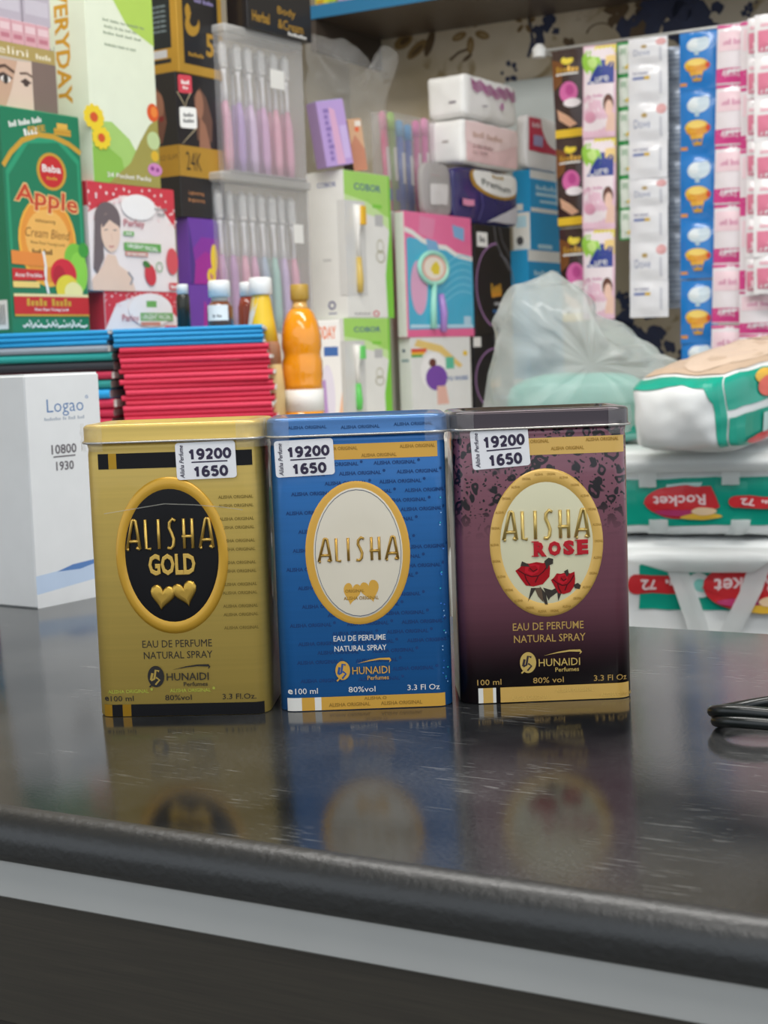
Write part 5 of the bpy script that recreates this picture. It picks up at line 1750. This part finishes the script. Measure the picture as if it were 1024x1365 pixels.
on_shelf(416, 444, 5, .05, 'yellow_packet', 'yellow packet with a green corner on the blue edged shelf', .06, M('ece03a'), [('p', M('b8cf3a'), [(.5, 0), (1, 0), (1, .6)]), ('r', M('d8a82c'), .05, .1, .4, .25)])
on_shelf(446, 474, 5, .05, 'lilac_packet', 'lilac packet beside the yellow packet on the blue edged shelf', .05, M('c8b0d4'), [('r', M('d8c4e0'), .1, .2, .9, .6)])
on_shelf(475, 505, 5, .05, 'lilac_packet', 'paler lilac packet at the end of the row on the blue edged shelf', .045, M('d0bcda'), [('r', M('e0d0e6'), .1, .2, .9, .6)])

# =================================================================== HANGING SACHET STRIPS
rod0 = P(735, 68, 2.74)
rodz = rod0.z + .002
ROD = rod0.xy
rod_rise = .022                                  # the rod climbs a little to the right


def rod_at(px, py):
    t = hit(px, py, ROD, CC)
    return t, ROD + CC * t


t0, t1 = hit(722, 75, ROD, CC), hit(1100, 20, ROD, CC)
rt = thing('hanging_rod', 'thin white metal rod that carries the sachet strips', 'rod', (ROD.x, ROD.y, rodz), rz_counter)
mb = MB()
mb.tube([(t0, 0, 0), (t1, 0, 0)], .0028, M('d8d8d4', rough=.3, metal=.4), n=8)
mb.build('bar', rt)
wd = (WALL0 - ROD).dot(CA)
for k, tx in enumerate((t0 - .004, t1)):
    mb = MB()
    mb.tube([(tx, 0, 0), (tx, wd * .5, .004), (tx, wd - .002, .004)], .003, M('cfcfcb', rough=.3, metal=.5), n=8)
    mb.lathe([(.0003, -.012), (.012, -.010), (.013, .004), (.006, .012), (.0003, .013)], M('e3e3e0', rough=.2), 12, cx=tx)
    mb.build('bracket', rt)


def sachet_mesh(w, h, bulge, col, items, nx=7, ny=9, crimp=.06):
    def S(u, v, o, sg=-1):
        e = min(v, 1 - v)
        k = max(0, min(1, (e - crimp) / .18))
        b = bulge * math.sin(math.pi * min(1, max(0, u))) ** .7 * (k * k * (3 - 2 * k))
        b += .0006 * math.sin(u * 9 + v * 13)
        return ((u - .5) * w, sg * (b + .0004) - o * (1 if sg < 0 else -1), -h + v * h)
    mb = MB()
    for sg in (-1, 1):
        vs = [S(i / nx, j / ny, 0, sg) for j in range(ny + 1) for i in range(nx + 1)]
        fs = [(j * (nx + 1) + i, j * (nx + 1) + i + 1, (j + 1) * (nx + 1) + i + 1, (j + 1) * (nx + 1) + i) for j in range(ny) for i in range(nx)]
        mb.add(vs, fs if sg < 0 else [f[::-1] for f in fs], col, True)
    draw(mb, lambda u, v, o: S(u, v, o), w, h, items, off0=.0004, step=.00005, n=8)
    return mb


def strip(name, label, slabel, x0, x1, ytop, ys, col, items_of, off=0.0, lean=0.0, bulge=.004, cat='sachet strip', swing=3, group='sachet strips hanging on the rod', seed=1, yaw=0):
    """ys: pixel heights of the seams below ytop"""
    rnd = random.Random(seed)
    o = ROD - CA * off
    ta, tb_ = hit(x0, ytop, o, CC), hit(x1, ytop, o, CC)
    c = o + CC * (ta + tb_) / 2
    wid = tb_ - ta
    zt = P((x0 + x1) / 2, ytop, c.y).z
    t = thing(name, label, cat, (c.x, c.y, zt), rz_counter + yaw, group, ry=lean)
    mesh = {}
    z = zt
    prev = ytop
    for k, y in enumerate(ys):
        hgt = (y - prev) * c.y / FPX
        items, mc = items_of(k)
        key = (round(hgt, 2), mc)
        if key not in mesh:
            mb = sachet_mesh(wid, hgt * 1.0, bulge, asmat(col if mc is None else mc), items)
            ob = mb.build('sachet', t)
            mesh[key] = ob.data
        else:
            ob = bpy.data.objects.new('sachet', mesh[key])
            COL.objects.link(ob)
            ob.parent = t
        ob.location = (0, 0, z - zt)
        ob.rotation_euler = (R(rnd.uniform(-1.5, 1.5)), 0, R(rnd.uniform(-swing, swing)))
        z -= hgt
        prev = y
    return t


BRO = M('3c2822', rough=.25, coat=.4)
def brown(k):
    return [('e', M('e8d02c'), .5, .88, .2, .05), ('p', M('7a4a20'), [(0, .55), (.3, .62), (.4, .85), (0, .9)]), ('b', BGD, (6,), .5, .78, .75, .07, 0, .03), ('r', WPAP, .12, .715, .85, .735), ('e', M('d86aa8'), .52, .52, .30, .12), ('e', M('c04a90'), .56, .54, .14, .06), ('e', M('f0e8ea'), .62, .40, .28, .05), ('p', M('e0b090'), [(.1, .34), (.5, .25), (.75, .16), (.5, .13), (.15, .22)]), ('r', M('e8c02a'), 0, .02, 1, .11)], None
strip('soap_sachet_strip', 'dark brown sachet strip with printed pink roses', '', 736, 776, 66, [180, 296, 420], BRO, brown, off=.0, lean=-1.0, seed=2, bulge=.005)
CPK = M('ecc4d4', rough=.25, coat=.4)
def cure(k):
    return [('r', M('f3e6ea'), .05, .05, .95, .98), ('p', CPK, [(.02, .02), (.98, .02), (.95, .35), (.05, .45)]), ('r', M('e8d83a'), .35, .90, 1, .99), ('e', M('9bd04a'), .28, .80, .28, .16, 30), ('e', M('c6e88a'), .30, .82, .14, .08, 30), ('r', M('f0d088'), .70, .72, 1, .88), ('p', M('2c3f92'), [(.15, .58), (.95, .58), (.95, .80), (.6, .84), (.3, .68)]), ('t', WPAP, 'Cure', .50, .635, .6, .09, 6, .01), ('b', M('d090b0'), (3, 6), .40, .45, .5, .035, 0, .0),
            ('e', M('6a4438'), .80, .36, .15, .10), ('e', M('efc8b4'), .82, .31, .11, .085), ('p', M('efc8b4'), [(.7, .06), (.98, .06), (.98, .25), (.82, .28)]), ('e', M('e0a0b8'), .25, .22, .18, .06)], None
strip('hair_remover_sachet_strip', 'pink and white sachet strip lettered Cure on blue panels', '', 778, 822, 60, [178, 296, 412], CPK, cure, off=.035, lean=1.6, seed=3, bulge=.006)
GRS = M('2f9a4c', rough=.35)
def grn(k):
    return [('r', M('e6eee2'), .10, .05, .90, .92), ('p', M('e8c83a'), [(.45, .22), (.8, .40), (.85, .30), (.55, .12)]), ('r', M('b8d0b8'), .2, .6, .55, .8)], None
strip('tablet_sachet_strip', 'narrow green bordered sachet strip next to the Cure strip', '', 822, 847, 56, [98, 140, 184, 228, 268, 308], GRS, grn, off=.015, lean=.3, seed=4, bulge=.003)
DV = M('e9e9ec', rough=.25, coat=.3)
def dove(k):
    if k % 2 == 0:
        return [('t', M('7a86a8'), 'Dove', .36, .45, .42, .22, 0, -.005), ('e', M('c0a468'), .42, .66, .08, .06), ('e', M('e0a8a8'), .84, .80, .13, .13), ('r', M('c9cad2'), .8, .1, .86, .6)], 'a'
    return [('r', M('7a86b4'), .12, .60, .5, .68), ('r', M('e0b83a'), .42, .60, .56, .68), ('b', M('9a9ab0'), (4, 7), .32, .78, .4, .07, 0, 0), ('r', M('c9cad2'), .8, .2, .86, .8)], 'b'
strip('shampoo_sachet_strip', 'white sachet strip lettered Dove', '', 838, 890, 50, [84, 132, 182, 230, 266, 313, 363, 411], DV, lambda k: (dove(k)[0], None if k % 2 == 0 else M('eaeaed', rough=.25, coat=.3)), off=.03, lean=.8, seed=5, bulge=.005)
SLV = M('98a2b0', rough=.3, metal=.3)
strip('shampoo_sachet_strip', 'silver grey backed sachet strip half behind the white Dove strip', '', 882, 913, 62, [112, 158, 204, 252, 298, 346, 400], SLV, lambda k: ([('r', M('7c8798'), .1, .15 + .12 * j, .9, .19 + .12 * j) for j in range(6)], None), off=.0, lean=.2, seed=6, bulge=.004)
CB = M('1f7fd0', rough=.22, coat=.5)
def cust(k):
    return [('e', M('d4e2ea'), .52, .76, .30, .13), ('e', M('e8f0f2'), .42, .80, .16, .09), ('e', M('cddde6'), .66, .80, .16, .10), ('r', M('b8d0dc'), .44, .58, .56, .66), ('e', M('f0c040'), .48, .42, .32, .11), ('e', M('e0982c'), .50, .36, .30, .07), ('e', M('f6d670'), .48, .46, .24, .06), ('p', M('e8b040'), [(.3, .3), (.68, .3), (.6, .14), (.38, .14)]), ('r', M('e89a3a'), .02, .08, .2, .13), ('e', M('d8482c'), .78, .40, .06, .05)], None
strip('custard_sachet_strip', 'bright blue sachet strip with printed yellow dessert cups', '', 906, 957, 42, [116, 199, 286, 362, 440, 510], CB, cust, off=.05, lean=.6, seed=7, bulge=.009)
PW = M('f0e8ec', rough=.25, coat=.3)
HP = M('d8448c', rough=.3)
def pinkw(k):
    return [('r', HP, 0, .02, 1, .26), ('r', HP, 0, .94, 1, .99), ('r', M('f3d6de'), .06, .55, .94, .88), ('b', M('d890b0'), (4, 4), .5, .70, .6, .1, 0, 0), ('b', M('f0c0d4'), (5,), .5, .14, .5, .1, 0, 0)], None
strip('cream_sachet_strip', 'white and hot pink banded sachet strip beside the blue dessert strip', '', 957, 1000, 32, [108, 186, 262, 340, 420, 500], PW, pinkw, off=.078, lean=2.0, seed=8, bulge=.006)
def pinksq(k):
    return [('r', M('e4849f'), .12, .12, .86, .62), ('e', M('f6d8de'), .68, .35, .2, .2), ('r', M('f4c4d0'), .2, .7, .7, .78)], None
strip('face_mask_sachet_strip', 'white sachet strip with pink squares beside the banded strip', '', 997, 1016, 24, [75, 128, 180, 230, 280, 330, 381], M('f4f0f2', rough=.25, coat=.3), pinksq, off=.115, lean=1.2, seed=9, bulge=.005)
strip('face_mask_sachet_strip', 'white sachet strip with pink squares overlapping its narrower twin', '', 1006, 1052, 18, [72, 126, 180, 228, 276, 324, 372], M('f6f3f4', rough=.25, coat=.3), pinksq, off=.14, lean=.9, seed=10, bulge=.006)
o_ = ROD - CA * .075
strip('cream_sachet_strip', 'white and hot pink banded sachet strip behind the pink square strips', '', 988, 1044, 26, [110, 190, 270, 375, 432, 487], PW, pinkw, off=.098, lean=1.0, seed=11, bulge=.006)

# =================================================================== DIAPER PACKS BEHIND THE COUNTER
BRZ = -18
dax = Vector((math.cos(R(BRZ)), math.sin(R(BRZ))))
BENCH_Z = P(830, 872, 1.80).z
fc0 = P(832, 680, 1.78).xy                      # middle of the front face of the packs
bc = fc0 + Matrix.Rotation(R(BRZ), 2) @ Vector((.05, .13))
be = thing('low_bench', 'low grey bench under the diaper packs behind the counter', 'bench', (bc.x, bc.y, 0), BRZ)
mb = MB(); mb.box(-.27, -.15, BENCH_Z - .02, .29, .15, BENCH_Z, M('8f8b84', rough=.5)); mb.build('top_board', be, bevel=.002)
for x in (-.25, .25):
    for y in (-.13, .11):
        mb = MB(); mb.box(x, y, 0, x + .025, y + .025, BENCH_Z - .02, M('6a665f', rough=.5)); mb.build('leg', be)
TEAL = M('12a58c', rough=.28, coat=.3)
WPL = M('f0f2f1', rough=.3, coat=.25)
LRED = M('d8343a', rough=.3)


def flipped_logo(cu, cv, s):
    return [('p', M('bfe8e0'), [(cu - .05 * s, cv + .30 * s), (cu + .09 * s, cv + .31 * s), (cu + .08 * s, cv + .2 * s), (cu - .05 * s, cv + .2 * s)]),
            ('e', LRED, cu, cv, .135 * s, .27 * s), ('p', LRED, [(cu - .14 * s, cv - .02 * s), (cu - .02 * s, cv + .25 * s), (cu + .12 * s, cv + .24 * s), (cu + .15 * s, cv - .1 * s), (cu + .08 * s, cv - .24 * s)]), ('t', M('f4d6d6'), 'Rocket', cu, cv + .02 * s, .20 * s, .17 * s, 180, .02), ('e', M('b8346a'), cu - .01, cv - .17 * s, .08 * s, .05 * s), ('e', M('e8b83a'), cu + .08 * s, cv - .24 * s, .08 * s, .05 * s), ('e', M('f0d0a8'), cu + .09 * s, cv - .16 * s, .05 * s, .06 * s)]


def pill(cu, cv, s):
    return [('r', LRED, cu - .12 * s, cv - .11 * s, cu + .10 * s, cv + .11 * s), ('e', LRED, cu - .12 * s, cv, .035 * s, .11 * s), ('e', WPL, cu + .11 * s, cv, .045 * s, .15 * s), ('e', M('8fd8cc'), cu + .115 * s, cv, .025 * s, .08 * s), ('t', M('f4d6d6'), '72', cu - .075 * s, cv, .055 * s, .13 * s, 180, .03), ('b', M('f4d6d6'), (5,), cu + .02 * s, cv + .03 * s, .07 * s, .07 * s, 180, .02)]


def dpack(label, px0, px1, yt, yb, Y, prints, seed, zb=None, dep=.24):
    a, b = P(px0, (yt + yb) / 2, Y), None
    o = fc0 + (P((px0 + px1) / 2, 680, Y).xy - P((px0 + px1) / 2, 680, 1.78).xy)
    ta, tb_ = hit(px0, (yt + yb) / 2, o, dax), hit(px1, (yt + yb) / 2, o, dax)
    w = tb_ - ta
    c = o + dax * (ta + tb_) / 2 + Matrix.Rotation(R(BRZ), 2) @ Vector((0, dep / 2))
    yy = (o + dax * (ta + tb_) / 2).y
    xm = (px0 + px1) / 2
    z0 = P(xm, yb, yy).z if zb is None else zb
    z1 = P(xm, yt, yy).z
    return softpack('diaper_pack', label, 'diaper pack', dict(loc=(c.x, c.y, z0), w=w, d=dep, h=z1 - z0, rz=BRZ), WPL, prints, bulge=.003, seed=seed, group='plastic wrapped diaper packs', wob=.003, px=12, n=24) + (z1, w)


lowpk = dpack('bottom diaper pack, upside down teal and white wrapper with a V shaped handle', 592, 1085, 722, 872, 1.78,
              {'front': [('r', WPL, .01, .03, .99, .97), ('r', TEAL, .0, .40, .10, .82), ('p', TEAL, [(.545, .40), (1, .40), (1, .86), (.58, .86), (.55, .78)])] + pill(.63, .62, .75) + flipped_logo(.83, .62, .80)}, 21, zb=BENCH_Z + .006)
midpk = dpack('middle diaper pack, upside down teal and white wrapper with red logo', 592, 1085, 600, 722, 1.79,
              {'front': [('p', TEAL, [(0, .13), (.25, .10), (1, .14), (1, .68), (.6, .67), (0, .64)]), ('e', WPL, .485, .39, .02, .11)] + flipped_logo(.655, .40, .70) + pill(.88, .40, .62)}, 22, zb=lowpk[2] + .006)


def ribbon(parent, name, path, wid, mat, thick=.0012, up=(0, 0, 1), ax=(1, 0, 0)):
    """flat plastic strip along path; ax = direction of its width"""
    mb = MB()
    ax = Vector(ax).normalized()
    vs = []
    for k, p in enumerate(path):
        p = Vector(p)
        w = wid[k] if isinstance(wid, (list, tuple)) else wid
        for sx in (-1, -.4, .2, .6, 1):
            q = p + ax * (w / 2 * sx)
            q.y += .0016 * math.sin(sx * 4 + k * 1.7)
            vs.append(q)
    n = 5
    m = len(path)
    vs2 = [v + Vector((0, thick, 0)) for v in vs]
    fs = [(k * n + i, k * n + i + 1, (k + 1) * n + i + 1, (k + 1) * n + i) for k in range(m - 1) for i in range(n - 1)]
    N = len(vs)
    mb.add(vs, fs, mat, True)
    mb.add(vs2, [f[::-1] for f in fs], mat, True)
    mb.add(vs + vs2, [(k * n, (k + 1) * n, (k + 1) * n + N, k * n + N) for k in range(m - 1)] + [(k * n + n - 1, k * n + n - 1 + N, (k + 1) * n + n - 1 + N, (k + 1) * n + n - 1) for k in range(m - 1)], mat)
    return mb.build(name, parent)


HWH = M('f1f3f2', rough=.3, trans=.12)
tm, Sm, zm, wm = midpk
tlw, Sl, zl, wl = lowpk
def onf(S, u, v, out):
    p = S((-1 + 2 * u, -1, -1 + 2 * v)); p.y -= out + .008; return p
# middle pack: a loose white handle sheet folding over, two welded legs
ribbon(tm, 'handle', [onf(Sm, .70, 1.0, .006), onf(Sm, .70, .93, .018), onf(Sm, .70, .86, .018), onf(Sm, .70, .77, .010)], [wm * .56, wm * .60, wm * .52, wm * .46], HWH)
for u in (.575, .79):
    ribbon(tm, 'handle_leg', [onf(Sm, u, .84, .012), onf(Sm, u, .72, .006), onf(Sm, u, .59, .003)], wm * .045, HWH)
for u in (.60, .815):
    ribbon(tm, 'handle_tab', [onf(Sm, u, .20, .003), onf(Sm, u, .10, .004), onf(Sm, u, 0.0, .008)], wm * .05, HWH)
# bottom pack: V handle
ribbon(tlw, 'handle', [onf(Sl, .70, .99, .014), onf(Sl, .70, .92, .022), onf(Sl, .72, .84, .02), onf(Sl, .74, .76, .012)], [wl * .52, wl * .48, wl * .34, wl * .22], HWH)
ribbon(tlw, 'handle_leg', [onf(Sl, .645, .90, .012), onf(Sl, .675, .6, .006), onf(Sl, .70, .3, .005), onf(Sl, .715, .08, .004)], wl * .055, HWH)
ribbon(tlw, 'handle_leg', [onf(Sl, .875, .90, .012), onf(Sl, .845, .6, .006), onf(Sl, .80, .3, .005), onf(Sl, .775, .08, .004)], wl * .055, HWH)

# top pack: turned, tilted, near corner towards the customer
g = fit(968, 838, 1180, 508, 612, Y=1.66, phi=40, zb=zm)
g['loc'] = (g['loc'][0], g['loc'][1], zm + .5 * g['w'] * math.sin(R(6.5)) - .002)
g['h'] = .088
tp, Stp = softpack('diaper_pack', 'topmost diaper pack, tilted, with beige photo top and teal edges', 'diaper pack', g, WPL,
    {'front': [('r', TEAL, 0, .55, 1, .98), ('p', TEAL, [(0, .02), (.6, .02), (.6, .45), (0, .45)]), ('e', M('e8b84a'), .20, .86, .05, .10), ('e', M('e0685a'), .21, .72, .055, .14), ('e', M('f0c0b0'), .24, .66, .04, .09), ('b', M('cfeee8'), (4,), .24, .26, .16, .28, 0, .03), ('e', LRED, .18, .10, .10, .07)],
     'left': [('p', TEAL, [(0, 1), (1, 1), (1, 0.02), (.93, .02), (.92, .66), (.84, .86), (.6, .90), (.3, .84), (0, .86)])],
     'top': [('r', M('cdb39a', rough=.4), .02, .03, .98, .97), ('e', M('dcc4ae'), .3, .4, .25, .3), ('e', M('c4a58c'), .6, .5, .15, .2)]}, bulge=.012, seed=23, group='plastic wrapped diaper packs', wob=.004, px=9, n=22, ry=-6.5)

# pack inside the big translucent bag
byy = 1.87
g = fit(680, 670, 862, 506, 590, Y=byy, phi=100, zb=zm + .007, depth=.09)
softpack('diaper_pack', 'teal diaper pack inside the cloudy carrier bag', 'diaper pack', g, M('8fd4c6', rough=.3), {'front': [('r', TEAL, .03, .1, .97, .6), ('e', LRED, .45, .3, .08, .18), ('e', WPL, .2, .3, .06, .2), ('e', M('e0c8a0'), .75, .35, .1, .2)]}, bulge=.006, seed=24, group='plastic wrapped diaper packs')
CLOUD = M('e6eae8', rough=.15, trans=.5)
blob('carrier_bag', 'cloudy white carrier bag slumped over a teal pack beside the black cartons', 'plastic bag',
     [(655, 470), (660, 420), (685, 385), (735, 365), (775, 385), (800, 430), (850, 458), (890, 476), (910, 505), (905, 560), (870, 592), (760, 594), (680, 592), (652, 560)], byy + .052, .20, CLOUD, zm + .001, .018, 8)
